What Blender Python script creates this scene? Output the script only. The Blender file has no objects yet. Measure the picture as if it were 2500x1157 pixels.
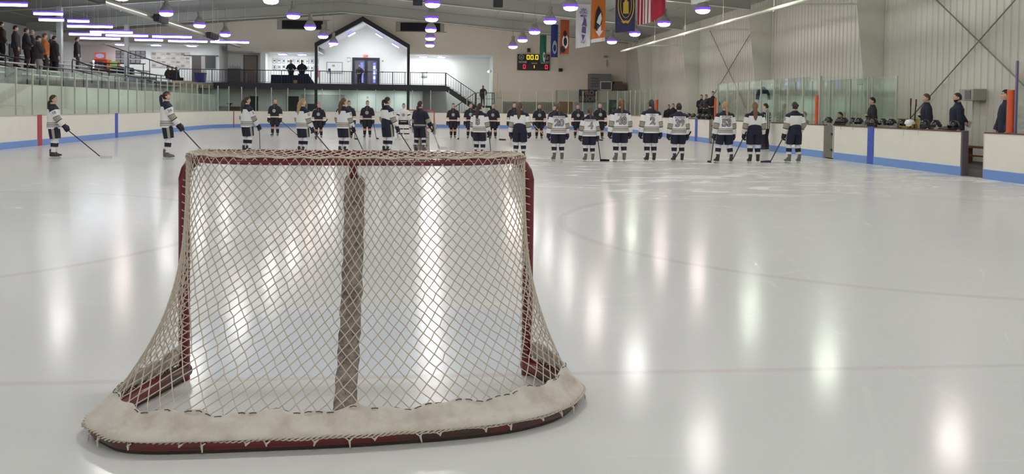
import bpy, bmesh, math, random
from mathutils import Vector, Matrix, Euler
random.seed(7)
PI = math.pi
scene = bpy.context.scene
COL = scene.collection

# ---------------------------------------------------------------- camera, world, exposure
EYE = 1.5194
YAW, PITCH, ROLL = 0.0975, 0.0316, 0.0113
_f = Vector((math.sin(YAW)*math.cos(PITCH), math.cos(YAW)*math.cos(PITCH), -math.sin(PITCH)))
_r = Vector((math.cos(YAW), -math.sin(YAW), 0)); _u = _r.cross(_f)
_r2 = _r*math.cos(ROLL) + _u*math.sin(ROLL); _u2 = -_r*math.sin(ROLL) + _u*math.cos(ROLL)
cd = bpy.data.cameras.new('camera'); cam = bpy.data.objects.new('camera', cd); COL.objects.link(cam)
cam.matrix_world = Matrix(((_r2.x, _u2.x, -_f.x, 0), (_r2.y, _u2.y, -_f.y, 0), (_r2.z, _u2.z, -_f.z, EYE), (0, 0, 0, 1)))
cd.sensor_width = 36; cd.lens = 36*2168.94/2500; cd.shift_y = (330-578.5)/2500
cd.clip_start = 0.05; cd.clip_end = 300
scene.camera = cam
w = bpy.data.worlds.new('world'); scene.world = w; w.use_nodes = True
w.node_tree.nodes['Background'].inputs[0].default_value = (0.5, 0.55, 0.6, 1)
w.node_tree.nodes['Background'].inputs[1].default_value = 0.3
scene.view_settings.view_transform = 'Standard'; scene.view_settings.look = 'None'
scene.view_settings.gamma = 1; scene.view_settings.use_curve_mapping = False
scene.view_settings.exposure = EXPO = 0.0
LAMP_POWER = 78.0        # radiance of a high bay lens
TUBE_POWER = 20.0        # radiance of a fluorescent tube

# ---------------------------------------------------------------- materials
def new_mat(name):
    m = bpy.data.materials.new(name); m.use_nodes = True
    nt = m.node_tree; nt.nodes.clear()
    out = nt.nodes.new('ShaderNodeOutputMaterial')
    return m, nt, out
MATS = {}
def mat(name, c, rough=0.6, metal=0.0, var=0.08, scale=6.0, spec=0.5, bump=0.0, coat=0.0):
    if name in MATS: return MATS[name]
    m, nt, out = new_mat(name)
    b = nt.nodes.new('ShaderNodeBsdfPrincipled')
    b.inputs['Roughness'].default_value = rough; b.inputs['Metallic'].default_value = metal
    b.inputs['Specular IOR Level'].default_value = spec; b.inputs['Coat Weight'].default_value = coat
    tc = nt.nodes.new('ShaderNodeTexCoord'); n = nt.nodes.new('ShaderNodeTexNoise')
    n.inputs['Scale'].default_value = scale; n.inputs['Detail'].default_value = 4
    nt.links.new(tc.outputs['Object'], n.inputs['Vector'])
    r = nt.nodes.new('ShaderNodeMixRGB'); r.blend_type = 'MIX'
    k = 1+var; j = 1-var
    r.inputs[1].default_value = (c[0]*j, c[1]*j, c[2]*j, 1); r.inputs[2].default_value = (min(1, c[0]*k), min(1, c[1]*k), min(1, c[2]*k), 1)
    nt.links.new(n.outputs['Fac'], r.inputs[0]); nt.links.new(r.outputs[0], b.inputs['Base Color'])
    if bump:
        bp = nt.nodes.new('ShaderNodeBump'); bp.inputs['Strength'].default_value = bump; bp.inputs['Distance'].default_value = 0.01
        nt.links.new(n.outputs['Fac'], bp.inputs['Height']); nt.links.new(bp.outputs[0], b.inputs['Normal'])
    nt.links.new(b.outputs[0], out.inputs[0])
    MATS[name] = m; return m
def worn(name, c1, c2, scale, lo, hi, rough=0.6, bump=0.0, coat=0.0):
    """two colours in blotches, with finer grain: worn paint, dirty canvas"""
    m, nt, out = new_mat(name); N = nt.nodes.new; L = nt.links.new
    b = N('ShaderNodeBsdfPrincipled'); b.inputs['Roughness'].default_value = rough; b.inputs['Coat Weight'].default_value = coat; L(b.outputs[0], out.inputs[0])
    tc = N('ShaderNodeTexCoord'); n = N('ShaderNodeTexNoise'); n.inputs['Scale'].default_value = scale; n.inputs['Detail'].default_value = 8; n.inputs['Roughness'].default_value = 0.68
    r = N('ShaderNodeMapRange'); r.inputs[1].default_value = lo; r.inputs[2].default_value = hi; mx = N('ShaderNodeMixRGB')
    mx.inputs[1].default_value = (*c1, 1); mx.inputs[2].default_value = (*c2, 1)
    L(tc.outputs['Object'], n.inputs['Vector']); L(n.outputs['Fac'], r.inputs[0]); L(r.outputs[0], mx.inputs[0]); L(mx.outputs[0], b.inputs['Base Color'])
    if bump:
        bp = N('ShaderNodeBump'); bp.inputs['Strength'].default_value = bump; bp.inputs['Distance'].default_value = 0.01; L(n.outputs['Fac'], bp.inputs['Height']); L(bp.outputs[0], b.inputs['Normal'])
    MATS[name] = m; return m
def emit(name, c, s):
    if name in MATS: return MATS[name]
    m, nt, out = new_mat(name)
    e = nt.nodes.new('ShaderNodeEmission'); e.inputs[0].default_value = (*c, 1); e.inputs[1].default_value = s
    nt.links.new(e.outputs[0], out.inputs[0]); MATS[name] = m; return m
def glass_mat(name, tint, refl):
    m, nt, out = new_mat(name)
    t = nt.nodes.new('ShaderNodeBsdfTransparent'); t.inputs[0].default_value = (*tint, 1)
    g = nt.nodes.new('ShaderNodeBsdfGlossy'); g.inputs['Roughness'].default_value = 0.03; g.inputs[0].default_value = (0.9, 1, 0.95, 1)
    lw = nt.nodes.new('ShaderNodeFresnel'); lw.inputs[0].default_value = 1.25
    mu = nt.nodes.new('ShaderNodeMath'); mu.operation = 'MULTIPLY'; mu.inputs[1].default_value = refl
    nt.links.new(lw.outputs[0], mu.inputs[0])
    mx = nt.nodes.new('ShaderNodeMixShader'); nt.links.new(mu.outputs[0], mx.inputs[0])
    nt.links.new(t.outputs[0], mx.inputs[1]); nt.links.new(g.outputs[0], mx.inputs[2]); nt.links.new(mx.outputs[0], out.inputs[0])
    MATS[name] = m; return m

# ---------------------------------------------------------------- object helpers
def link(o, parent=None):
    COL.objects.link(o)
    if parent is not None: o.parent = parent
    return o
def tag(o, label=None, cat=None, group=None, kind=None):
    if label: o['label'] = label
    if cat: o['category'] = cat
    if group: o['group'] = group
    if kind: o['kind'] = kind
    return o
def thing(name, label, cat, loc=(0, 0, 0), rz=0.0, group=None, scale=1.0):
    o = bpy.data.objects.new(name, None); o.empty_display_size = 0.1
    link(o); o.location = loc; o.rotation_euler = (0, 0, rz); o.scale = (scale,)*3
    return tag(o, label, cat, group)
def smooth_mesh(me, angle=None):
    for p in me.polygons: p.use_smooth = True
    if angle is not None:
        try: me.set_sharp_from_angle(angle=angle)
        except Exception: pass
class MB:
    def __init__(s): s.v = []; s.f = []; s.m = []
    def add(s, vs, fs, mi=0):
        o = len(s.v); s.v += [tuple(x) for x in vs]
        for i, f in enumerate(fs):
            s.f.append([a+o for a in f]); s.m.append(mi[i] if isinstance(mi, (list, tuple)) else mi)
    def box(s, x0, x1, y0, y1, z0, z1, mi=0):
        vs = [(x, y, z) for z in (z0, z1) for y in (y0, y1) for x in (x0, x1)]
        s.add(vs, [(0, 2, 3, 1), (4, 5, 7, 6), (0, 1, 5, 4), (2, 6, 7, 3), (0, 4, 6, 2), (1, 3, 7, 5)], mi); return s
    def obox(s, c, size, R=None, mi=0):
        hx, hy, hz = size[0]/2, size[1]/2, size[2]/2
        vs = [Vector((x, y, z)) for z in (-hz, hz) for y in (-hy, hy) for x in (-hx, hx)]
        vs = [Vector(c) + (R @ v if R else v) for v in vs]
        s.add(vs, [(0, 2, 3, 1), (4, 5, 7, 6), (0, 1, 5, 4), (2, 6, 7, 3), (0, 4, 6, 2), (1, 3, 7, 5)], mi); return s
    def bar(s, a, b, wx, wz, mi=0):
        a, b = Vector(a), Vector(b); d = (b-a); L = d.length; d.normalize()
        up = Vector((0, 0, 1)) if abs(d.z) < 0.95 else Vector((0, 1, 0))
        x = d.cross(up).normalized(); z = x.cross(d).normalized()
        R = Matrix((x, d, z)).transposed()
        return s.obox((a+b)/2, (wx, L, wz), R, mi)
    def loft(s, rings, mi=0, cap=True, closed=True):
        n = len(rings[0]); o = len(s.v)
        vs = [p for r in rings for p in r]; fs = []; ms = []
        for i in range(len(rings)-1):
            for j in range(n if closed else n-1):
                k = (j+1) % n
                fs.append((i*n+j, i*n+k, (i+1)*n+k, (i+1)*n+j))
                ms.append(mi(i, j) if callable(mi) else (mi[i] if isinstance(mi, (list, tuple)) else mi))
        if cap and closed:
            fs.append(tuple(reversed(range(n)))); ms.append(ms[0])
            fs.append(tuple((len(rings)-1)*n+j for j in range(n))); ms.append(ms[-1])
        s.add(vs, fs, ms); return s
    def tube(s, pts, rad, n=10, mi=0, cap=True, round_ends=False, flat=1.0):
        pts = [Vector(p) for p in pts]
        if not isinstance(rad, (list, tuple)): rad = [rad]*len(pts)
        rad = list(rad); 
        if round_ends:
            d0 = (pts[0]-pts[1]).normalized(); d1 = (pts[-1]-pts[-2]).normalized(); r0, r1 = rad[0], rad[-1]
            pre = [(pts[0]+d0*r0*k, r0*math.sqrt(max(0.02, 1-k*k))) for k in (0.97, 0.8, 0.45)]
            post = [(pts[-1]+d1*r1*k, r1*math.sqrt(max(0.02, 1-k*k))) for k in (0.45, 0.8, 0.97)]
            if isinstance(mi, (list, tuple)): mi = [mi[0]]*3 + list(mi) + [mi[-1]]*3
            pts = [p for p, _ in pre] + pts + [p for p, _ in post]; rad = [r for _, r in pre] + rad + [r for _, r in post]
        N = len(pts); rings = []; x = None
        for i in range(N):
            t = (pts[min(N-1, i+1)] - pts[max(0, i-1)])
            if t.length < 1e-9: t = Vector((0, 0, 1))
            t.normalize()
            if x is None:
                x = Vector((1, 0, 0)) if abs(t.x) < 0.85 else Vector((0, 1, 0))
            x = (x - t*x.dot(t)).normalized(); y = t.cross(x)
            rings.append([pts[i] + x*(rad[i]*math.cos(2*PI*j/n)) + y*(rad[i]*flat*math.sin(2*PI*j/n)) for j in range(n)])
        return s.loft(rings, mi, cap)
    def ball(s, c, r, mi=0, n=12, m=8, fn=None):
        rx, ry, rz = r if isinstance(r, (list, tuple)) else (r, r, r); c = Vector(c)
        rings = []
        for i in range(m+1):
            th = PI*(i+0.02 if i == 0 else (i-0.02 if i == m else i))/m
            rings.append([c + Vector((rx*math.sin(th)*math.cos(2*PI*j/n), ry*math.sin(th)*math.sin(2*PI*j/n), -rz*math.cos(th))) for j in range(n)])
        return s.loft(rings, mi, True)
    def lathe(s, prof, c=(0, 0, 0), n=20, mi=0, cap=True):
        c = Vector(c)
        rings = [[c + Vector((r*math.cos(2*PI*j/n), r*math.sin(2*PI*j/n), z)) for j in range(n)] for r, z in prof]
        return s.loft(rings, mi, cap)
    def mesh(s, name, mats, smooth=True, angle=0.7):
        me = bpy.data.meshes.new(name); me.from_pydata(s.v, [], s.f); 
        for m in (mats if isinstance(mats, (list, tuple)) else [mats]): me.materials.append(m)
        me.polygons.foreach_set('material_index', s.m); me.validate(); me.update()
        if smooth: smooth_mesh(me, angle)
        return me
    def build(s, name, mats, parent=None, smooth=True, angle=0.7, bevel=0.0):
        o = bpy.data.objects.new(name, s.mesh(name, mats, smooth, angle)); link(o, parent)
        if bevel:
            b = o.modifiers.new('bevel', 'BEVEL'); b.width = bevel; b.segments = 2; b.limit_method = 'ANGLE'
        return o
def struct(o): o['kind'] = 'structure'; return o
def bxo(name, m, x0, x1, y0, y1, z0, z1, parent=None, bevel=0.0):
    return MB().box(x0, x1, y0, y1, z0, z1).build(name, m, parent, smooth=False, bevel=bevel)
def dup(root, loc, rz=None, label=None, group=None):
    r = root.copy(); COL.objects.link(r); r.location = loc
    if rz is not None: r.rotation_euler = (0, 0, rz)
    if label: r['label'] = label
    if group: r['group'] = group
    for ch in list(root.children):
        c = ch.copy(); COL.objects.link(c); c.parent = r
        for g in list(ch.children):
            d = g.copy(); COL.objects.link(d); d.parent = c
    return r
def text_mesh(txt, size, bold=0.0, extrude=0.0, spacing=1.0):
    cu = bpy.data.curves.new('lettering', 'FONT'); cu.body = txt; cu.size = size; cu.align_x = 'CENTER'; cu.align_y = 'CENTER'
    cu.offset = bold; cu.extrude = extrude; cu.resolution_u = 3; cu.space_character = spacing; cu.fill_mode = 'FRONT' if not extrude else 'BOTH'
    o = bpy.data.objects.new('lettering', cu); COL.objects.link(o)
    bpy.context.view_layer.update()
    me = bpy.data.meshes.new_from_object(o.evaluated_get(bpy.context.evaluated_depsgraph_get()))
    bpy.data.objects.remove(o); bpy.data.curves.remove(cu)
    me.materials.clear()
    return me
def text_obj(name, txt, size, m, parent, loc, rz=0.0, bold=0.0, extrude=0.004, spacing=1.0, sx=1.0):
    me = text_mesh(txt, size, bold, extrude, spacing); me.materials.append(m)
    o = bpy.data.objects.new(name, me); link(o, parent); o.location = loc; o.rotation_euler = (PI/2, 0, rz); o.scale = (sx, 1, 1)
    return o
ORD = ['first', 'second', 'third', 'fourth', 'fifth', 'sixth', 'seventh', 'eighth', 'ninth', 'tenth', 'eleventh', 'twelfth', 'thirteenth', 'fourteenth', 'fifteenth', 'sixteenth', 'seventeenth', 'eighteenth', 'nineteenth', 'twentieth']

M_WHITE = mat('painted_block', (0.74, 0.74, 0.68), 0.7, var=0.03)
M_BLACK = mat('black_paint', (0.012, 0.013, 0.02), 0.5)
M_GREYSTEEL = mat('painted_steel', (0.68, 0.69, 0.61), 0.45, var=0.04)
M_ALU = mat('aluminium', (0.62, 0.62, 0.58), 0.35, 0.7, var=0.05)
M_GLASS = glass_mat('arena_glass', (0.965, 0.985, 0.972), 0.3)

FLUO = [(-16.61, 37.68, 1.24, 'strip light nearest the left edge'), (-16.61, 41.19, 1.25, 'strip light above the standing group, upper one'), (-17.7, 44.24, 1.15, 'strip light above the standing group, lower one'), (-16.61, 44.62, 1.0, 'short strip light right of the white column top'), (-17.16, 47.62, 2.25, 'long strip light crossing the white column, upper one'), (-17.32, 51.22, 2.27, 'long strip light crossing the white column, second one'), (-19.41, 53.13, 1.78, 'strip light above the man standing alone, upper one'), (-17.22, 53.49, 2.37, 'long strip light left of the second white column'), (-19.69, 56.29, 2.36, 'strip light above the man standing alone, lowest one'), (-17.04, 56.97, 1.7, 'strip light crossing the second white column, lower one'), (-14.78, 53.81, 2.25, 'long strip light above the big card board, upper one'), (-14.83, 57.46, 2.38, 'long strip light above the big card board, lower one'), (-12.28, 57.52, 2.37, 'long strip light at the right end by the black speaker')]
# ================================================================ THE SETTING
GX, GY = -0.3593, 4.9792           # centre of the near goal line
XL, XR = -13.3, 12.75              # rink side boards
# ---- ice
def ice_material():
    m, nt, out = new_mat('ice'); N = nt.nodes.new; L = nt.links.new
    b = N('ShaderNodeBsdfDiffuse'); gl_ = N('ShaderNodeBsdfGlossy'); mxs = N('ShaderNodeMixShader'); L(mxs.outputs[0], out.inputs[0]); L(b.outputs[0], mxs.inputs[1]); L(gl_.outputs[0], mxs.inputs[2])
    geo = N('ShaderNodeNewGeometry'); sep = N('ShaderNodeSeparateXYZ'); L(geo.outputs['Position'], sep.inputs[0])
    def math_(op, a, bb=None, clamp=False):
        n = N('ShaderNodeMath'); n.operation = op; n.use_clamp = clamp
        for i, x in enumerate((a, bb)):
            if x is None: continue
            if isinstance(x, (int, float)): n.inputs[i].default_value = x
            else: L(x, n.inputs[i])
        return n.outputs[0]
    def noise(scale, detail=4, rough=0.55, sc=(1, 1, 1), rot=0.0, dist=0.0):
        mp = N('ShaderNodeMapping'); mp.inputs['Scale'].default_value = sc; mp.inputs['Rotation'].default_value = (0, 0, rot)
        L(geo.outputs['Position'], mp.inputs[0])
        n = N('ShaderNodeTexNoise'); n.inputs['Scale'].default_value = scale; n.inputs['Detail'].default_value = detail
        n.inputs['Roughness'].default_value = rough; n.inputs['Distortion'].default_value = dist
        L(mp.outputs[0], n.inputs['Vector']); return n.outputs['Fac']
    def ramp(x, a, bb):
        n = N('ShaderNodeMapRange'); n.interpolation_type = 'SMOOTHSTEP'; n.inputs[1].default_value = a; n.inputs[2].default_value = bb
        L(x, n.inputs[0]); return n.outputs[0]
    def dist(cx, cy):
        dx = math_('SUBTRACT', sep.outputs[0], cx); dy = math_('SUBTRACT', sep.outputs[1], cy)
        return math_('SQRT', math_('ADD', math_('MULTIPLY', dx, dx), math_('MULTIPLY', dy, dy)))
    def ringmask(cx, cy, r, w):
        d = math_('ABSOLUTE', math_('SUBTRACT', dist(cx, cy), r)); return math_('SUBTRACT', 1.0, ramp(d, w*0.4, w))
    def mixc(fac, c1, c2):
        n = N('ShaderNodeMixRGB'); L(fac, n.inputs[0])
        for i, x in ((1, c1), (2, c2)):
            if isinstance(x, tuple): n.inputs[i].default_value = (*x, 1)
            else: L(x, n.inputs[i])
        return n.outputs[0]
    frost = noise(0.35, 5); fine = noise(5.0, 6, 0.65)
    col = mixc(frost, (0.65, 0.665, 0.675), (0.705, 0.71, 0.705))
    # painted markings under the frost
    gl = math_('SUBTRACT', 1.0, ramp(math_('ABSOLUTE', math_('SUBTRACT', sep.outputs[1], GY)), 0.02, 0.045))
    col = mixc(math_('MULTIPLY', gl, math_('ADD', 0.12, math_('MULTIPLY', frost, 0.25))), col, (0.55, 0.38, 0.40))
    gl2 = math_('SUBTRACT', 1.0, ramp(math_('ABSOLUTE', math_('SUBTRACT', sep.outputs[1], 59.2)), 0.02, 0.05))
    col = mixc(math_('MULTIPLY', gl2, 0.5), col, (0.5, 0.1, 0.12))
    for cx in (GX-6.71, GX+6.71):
        col = mixc(math_('MULTIPLY', ringmask(cx, GY+6.1, 4.57, 0.085), math_('ADD', 0.15, math_('MULTIPLY', frost, 0.3))), col, (0.50, 0.47, 0.48))
    cr = math_('MULTIPLY', math_('SUBTRACT', 1.0, ramp(dist(GX, GY), 1.78, 1.86)), ramp(sep.outputs[1], GY, GY+0.03))
    cr = math_('MULTIPLY', cr, math_('SUBTRACT', 1.0, ramp(math_('ABSOLUTE', math_('SUBTRACT', sep.outputs[0], GX)), 1.2, 1.24)))
    col = mixc(math_('MULTIPLY', cr, 0.35), col, (0.60, 0.70, 0.84))
    # scraped snow where the skaters stopped, and skate cuts
    sx = noise(0.9, 7, 0.62, (0.7, 1.5, 1), 0.2, 1.2)
    zone = math_('MULTIPLY', ramp(sep.outputs[1], 9, 19), math_('SUBTRACT', 1.0, ramp(sep.outputs[1], 24.5, 32)))
    zone = math_('MULTIPLY', zone, ramp(sep.outputs[0], -2, 5))
    snow = math_('MULTIPLY', ramp(math_('ADD', sx, math_('MULTIPLY', zone, 0.10)), 0.56, 0.80), math_('ADD', 0.12, math_('MULTIPLY', zone, 0.65)), True)
    cuts = None
    for cx, cy, r, wd in ((-1.6, 17.0, 5.6, 0.10), (-1.4, 17.2, 6.0, 0.05), (-0.6, 13.6, 6.9, 0.04), (16, 5, 13.2, 0.025), (20, 26, 18.2, 0.03), (-7, -6, 24, 0.025), (30, 12, 25.5, 0.03), (5, 34, 19.5, 0.03),
                          (-20, 14, 24.3, 0.03), (9, -20, 34, 0.02), (2.5, 9.5, 3.2, 0.015), (13, 14, 6.1, 0.02), (-9, 7.5, 2.2, 0.02), (-14, 2, 10.6, 0.02), (6, 4.4, 2.4, 0.012), (24, -4, 21.5, 0.015), (-2, 21, 5.6, 0.06)):
        k = ringmask(cx, cy, r, wd); cuts = k if cuts is None else math_('MAXIMUM', cuts, k)
    brk = ramp(noise(1.7, 5, 0.65), 0.42, 0.72)
    cuts = math_('MULTIPLY', cuts, brk)
    streak = None
    for rot, thr in ((0.5, 0.68), (-0.9, 0.69), (1.3, 0.7)):
        k = ramp(noise(1.4, 3, 0.5, (0.35, 9, 1), rot, 0.3), thr, thr+0.05); streak = k if streak is None else math_('MAXIMUM', streak, k)
    mark = math_('MAXIMUM', math_('MAXIMUM', math_('MULTIPLY', cuts, math_('ADD', 0.05, math_('MULTIPLY', sx, 0.5))), math_('MULTIPLY', streak, 0.20)), snow, True)
    col = mixc(math_('MULTIPLY', mark, 0.6), col, (0.88, 0.88, 0.87))
    L(col, b.inputs['Color'])
    rg = math_('ADD', math_('MULTIPLY', frost, 0.16), 0.085); rg = math_('ADD', rg, math_('MULTIPLY', mark, 0.35), True)
    L(rg, gl_.inputs['Roughness']); fr = N('ShaderNodeFresnel'); fr.inputs[0].default_value = 1.31
    L(math_('MULTIPLY', fr.outputs[0], math_('SUBTRACT', 0.60, math_('MULTIPLY', mark, 0.3))), mxs.inputs[0])
    hgt = math_('ADD', math_('ADD', math_('MULTIPLY', noise(1.1, 3), 0.4), math_('MULTIPLY', noise(4.0, 5, 0.65, (0.6, 2.2, 1), 0.1), 0.16)), math_('ADD', math_('MULTIPLY', fine, 0.06), math_('MULTIPLY', mark, 0.08)))
    bp = N('ShaderNodeBump'); bp.inputs['Strength'].default_value = 0.12; bp.inputs['Distance'].default_value = 0.02
    L(hgt, bp.inputs['Height']); L(bp.outputs[0], gl_.inputs['Normal'])
    return m
struct(bxo('floor', ice_material(), -13.6, 13.0, -2.9, 64.0, -0.12, 0.0))
M_RUBBER = mat('rubber_floor', (0.06, 0.06, 0.065), 0.8)
struct(bxo('floor_surround', M_RUBBER, -26.3, 15.4, -3.1, 71.4, -0.3, -0.125))

# ---- ceiling, walls
def roofz(x): return 8.3 - 0.088*abs(x+5.455)
M_CEIL = mat('roof_liner', (0.37, 0.38, 0.345), 0.75, var=0.06, scale=1.5)
mb = MB()
for (x0, x1) in ((-26.4, -5.455), (-5.455, 15.6)):
    vs = [(x0, -3.2, roofz(x0)), (x1, -3.2, roofz(x1)), (x1, 71.5, roofz(x1)), (x0, 71.5, roofz(x0))]
    vs += [(a, b, c+0.15) for a, b, c in vs]
    mb.add(vs, [(3, 2, 1, 0), (4, 5, 6, 7), (0, 1, 5, 4), (1, 2, 6, 5), (2, 3, 7, 6), (3, 0, 4, 7)])
struct(mb.build('ceiling', M_CEIL, smooth=False))
M_WALLR = mat('corrugated_panel', (0.60, 0.585, 0.53), 0.38, 0.0, var=0.04, scale=1.0)
mb = MB(); pts = []
y = -3.0
while y < 67.2:
    for dy, dx in ((0, 0), (0.025, -0.03), (0.06, -0.03), (0.085, 0.0)): pts.append((15.3+dx, y+dy))
    y += 0.305
rows = [[(x, yy, z) for x, yy in pts] for z in (-0.12, 6.6)]
mb.add(rows[0]+rows[1], [(i, i+1, len(pts)+i+1, len(pts)+i) for i in range(len(pts)-1)])
mb.box(15.31, 15.45, -3.1, 71.4, -0.12, 6.7)
struct(mb.build('wall_right', M_WALLR, smooth=False))
struct(bxo('wall_back', M_WHITE, -26.4, 15.4, -3.2, -3.0, -0.12, 8.3))
M_BRIGHT = mat('white_painted_wall', (0.80, 0.81, 0.80), 0.65, var=0.02)
struct(bxo('wall_left', M_BRIGHT, -26.4, -26.2, -3.0, 71.4, -0.12, 6.9))
# far wall with its opening and the gabled notch
M_FAR = mat('far_block_wall', (0.86, 0.79, 0.69), 0.75, var=0.03, scale=3)
out = [(-26.2, 5.9), (-14.48, 5.9), (-14.48, 5.42), (-7.95, 5.42), (-7.95, 5.85), (-4.6, 7.75), (-1.27, 5.85), (-1.27, 5.42), (5.05, 5.42), (5.05, -0.12), (15.3, -0.12), (15.3, roofz(15.3)), (-5.455, roofz(-5.455)+0.05), (-26.2, roofz(-26.2))]
bm = bmesh.new()
f = bm.faces.new([bm.verts.new((x, 67.0, z)) for x, z in out])
r = bmesh.ops.extrude_face_region(bm, geom=[f]); bmesh.ops.translate(bm, verts=[g for g in r['geom'] if isinstance(g, bmesh.types.BMVert)], vec=(0, 0.25, 0))
bmesh.ops.recalc_face_normals(bm, faces=bm.faces); bmesh.ops.triangulate(bm, faces=[x for x in bm.faces if len(x.verts) > 4])
me = bpy.data.meshes.new('wall_far'); bm.to_mesh(me); bm.free(); me.materials.append(M_FAR)
struct(link(bpy.data.objects.new('wall_far', me)))
# bright lobby behind the opening
struct(bxo('wall_lobby', M_BRIGHT, -26.2, 5.4, 71.0, 71.3, -0.12, 8.2))
struct(bxo('wall_lobby_side', M_BRIGHT, 5.05, 5.2, 67.25, 71.0, -0.12, 8.0))
struct(bxo('wall_lobby_partition', M_BRIGHT, -15.5, -15.3, 69.0, 71.0, 3.05, 5.9))
struct(bxo('wall_lobby_return', M_BRIGHT, -12.6, -12.2, 69.6, 71.0, 3.05, 5.42))
mb = MB(); mb.box(-26.2, -14.48, 67.25, 71, 5.9, 6.0); mb.box(-14.48, -7.95, 67.25, 71, 5.42, 5.52); mb.box(-1.27, 5.05, 67.25, 71, 5.42, 5.52)
for (xa, za, xb, zb) in ((-7.95, 5.85, -4.6, 7.75), (-4.6, 7.75, -1.27, 5.85)):
    vs = [(xa, 66.1, za), (xb, 66.1, zb), (xb, 71, zb), (xa, 71, za)]; vs += [(a, b, c+0.08) for a, b, c in vs]
    mb.add(vs, [(3, 2, 1, 0), (4, 5, 6, 7), (0, 1, 5, 4), (1, 2, 6, 5), (2, 3, 7, 6), (3, 0, 4, 7)])
struct(mb.build('ceiling_lobby', M_BRIGHT, smooth=False))
# concourse floor, deck and the wall under it
M_DECK = mat('concourse_concrete', (0.30, 0.30, 0.29), 0.7)
struct(bxo('floor_concourse', M_DECK, -26.2, -19.0, -3.0, 65.8, 2.9, 3.05))
struct(bxo('floor_deck', M_DECK, -26.2, 1.55, 65.9, 71.0, 2.95, 3.05))
struct(bxo('trim_deck_fascia', M_BLACK, -15.2, 1.55, 65.72, 65.9, 2.62, 3.07))
struct(bxo('trim_deck_soffit', M_BLACK, -26.2, 0.05, 65.9, 71.0, 2.70, 2.95))
M_UNDER = mat('under_deck_wall', (0.70, 0.75, 0.71), 0.7, var=0.05)
struct(bxo('wall_under_deck', M_UNDER, -26.2, -0.2, 68.3, 68.5, -0.12, 2.7))
# steel frames: tapered columns and rafters
for i, fy in enumerate((7.6, 18.05, 28.5, 38.3, 48.7, 59.2)):
    mb = MB()
    def plate(poly, y0, y1):
        n = len(poly); vs = [(x, y0, z) for x, z in poly] + [(x, y1, z) for x, z in poly]
        mb.add(vs, [tuple(range(n)), tuple(reversed(range(n, 2*n)))] + [(k, n+k, n+(k+1) % n, (k+1) % n) for k in range(n)])
    plate([(14.30, 5.87), (15.30, roofz(15.3)), (15.30, -0.12), (15.0, -0.12)], fy-0.008, fy+0.008)
    mb.bar((14.30, fy, 5.87), (15.0, fy, -0.12), 0.22, 0.02)
    struct(mb.build('column', M_GREYSTEEL, smooth=False))
    mb = MB()
    for sx, xe in ((1, 14.30), (-1, -25.2)):
        xr = -5.455
        zt = lambda x: roofz(x)-0.02
        z_r, z_e = roofz(xr)-0.72, roofz(xe)-0.62
        M_RAFT = mat('rafter_paint', (0.36, 0.37, 0.335), 0.6, var=0.04)
        plate([(xr, zt(xr)), (xe, zt(xe)), (xe, z_e), (xr, z_r)], fy-0.008, fy+0.008)
        mb.bar((xr, fy, z_r), (xe, fy, z_e), 0.22, 0.02, 1)
    struct(mb.build('rafter', [M_RAFT, M_GREYSTEEL], smooth=False))
    mb = MB(); mb.box(-19.2, -18.95, fy-0.13, fy+0.13, 3.05, roofz(-19)-0.6)
    if i > 2: struct(mb.build('column', mat('column_white', (0.50, 0.52, 0.52), 0.5), smooth=False))
# purlins above the rafters, diagonal rod bracing on the right wall
for k in range(7):
    for x in (-5.455+1.6+k*2.8,):
        if x < 14: struct(MB().box(x-0.03, x+0.03, -2.9, 66.9, roofz(x)-0.035, roofz(x)-0.005).build('purlin', M_CEIL, smooth=False))
        x2 = -5.455-1.6-k*2.8
        if x2 > -26: struct(MB().box(x2-0.03, x2+0.03, -2.9, 66.9, roofz(x2)-0.035, roofz(x2)-0.005).build('purlin', M_CEIL, smooth=False))
M_CABLE = mat('brace_cable', (0.30, 0.29, 0.26), 0.5, 0.5)
for (a, b) in (((15.17, 26.9, 1.1), (15.17, 21.4, 4.65)), ((15.17, 25.6, 5.05), (15.17, 20.2, 1.5)), ((15.17, 46.3, 2.0), (15.17, 40.4, 5.2)), ((15.17, 46.8, 5.9), (15.17, 41.0, 1.6))):
    struct(MB().tube([a, b], 0.02, 8).build('brace_cable', M_CABLE))

# ---- dasher boards along a path
M_BOARD = mat('board_white', (0.80, 0.775, 0.70), 0.35, var=0.05, scale=2.5, coat=0.1)
M_KICK = mat('kick_plate_blue', (0.16, 0.30, 0.66), 0.4, var=0.06)
M_SILL = mat('sill_grey', (0.42, 0.42, 0.40), 0.45)
M_SILLR = mat('sill_maroon', (0.13, 0.05, 0.05), 0.45)
M_RED = mat('line_red', (0.42, 0.03, 0.05), 0.4)
M_BLUE = mat('line_blue', (0.03, 0.08, 0.48), 0.4)
M_POST = mat('glass_post', (0.50, 0.51, 0.46), 0.4, 0.2)
def sweep(path, prof):
    """prof: list of (outward offset, z); path: list of (x, y) with the rink on the right-hand side of travel"""
    mb = MB(); rings = []
    for i, p in enumerate(path):
        a = Vector(path[max(0, i-1)]); b = Vector(path[min(len(path)-1, i+1)]); t = (b-a).normalized(); n = Vector((-t.y, t.x))
        rings.append([(p[0]+n.x*o, p[1]+n.y*o, z) for o, z in prof])
    return mb.loft(rings)
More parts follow.
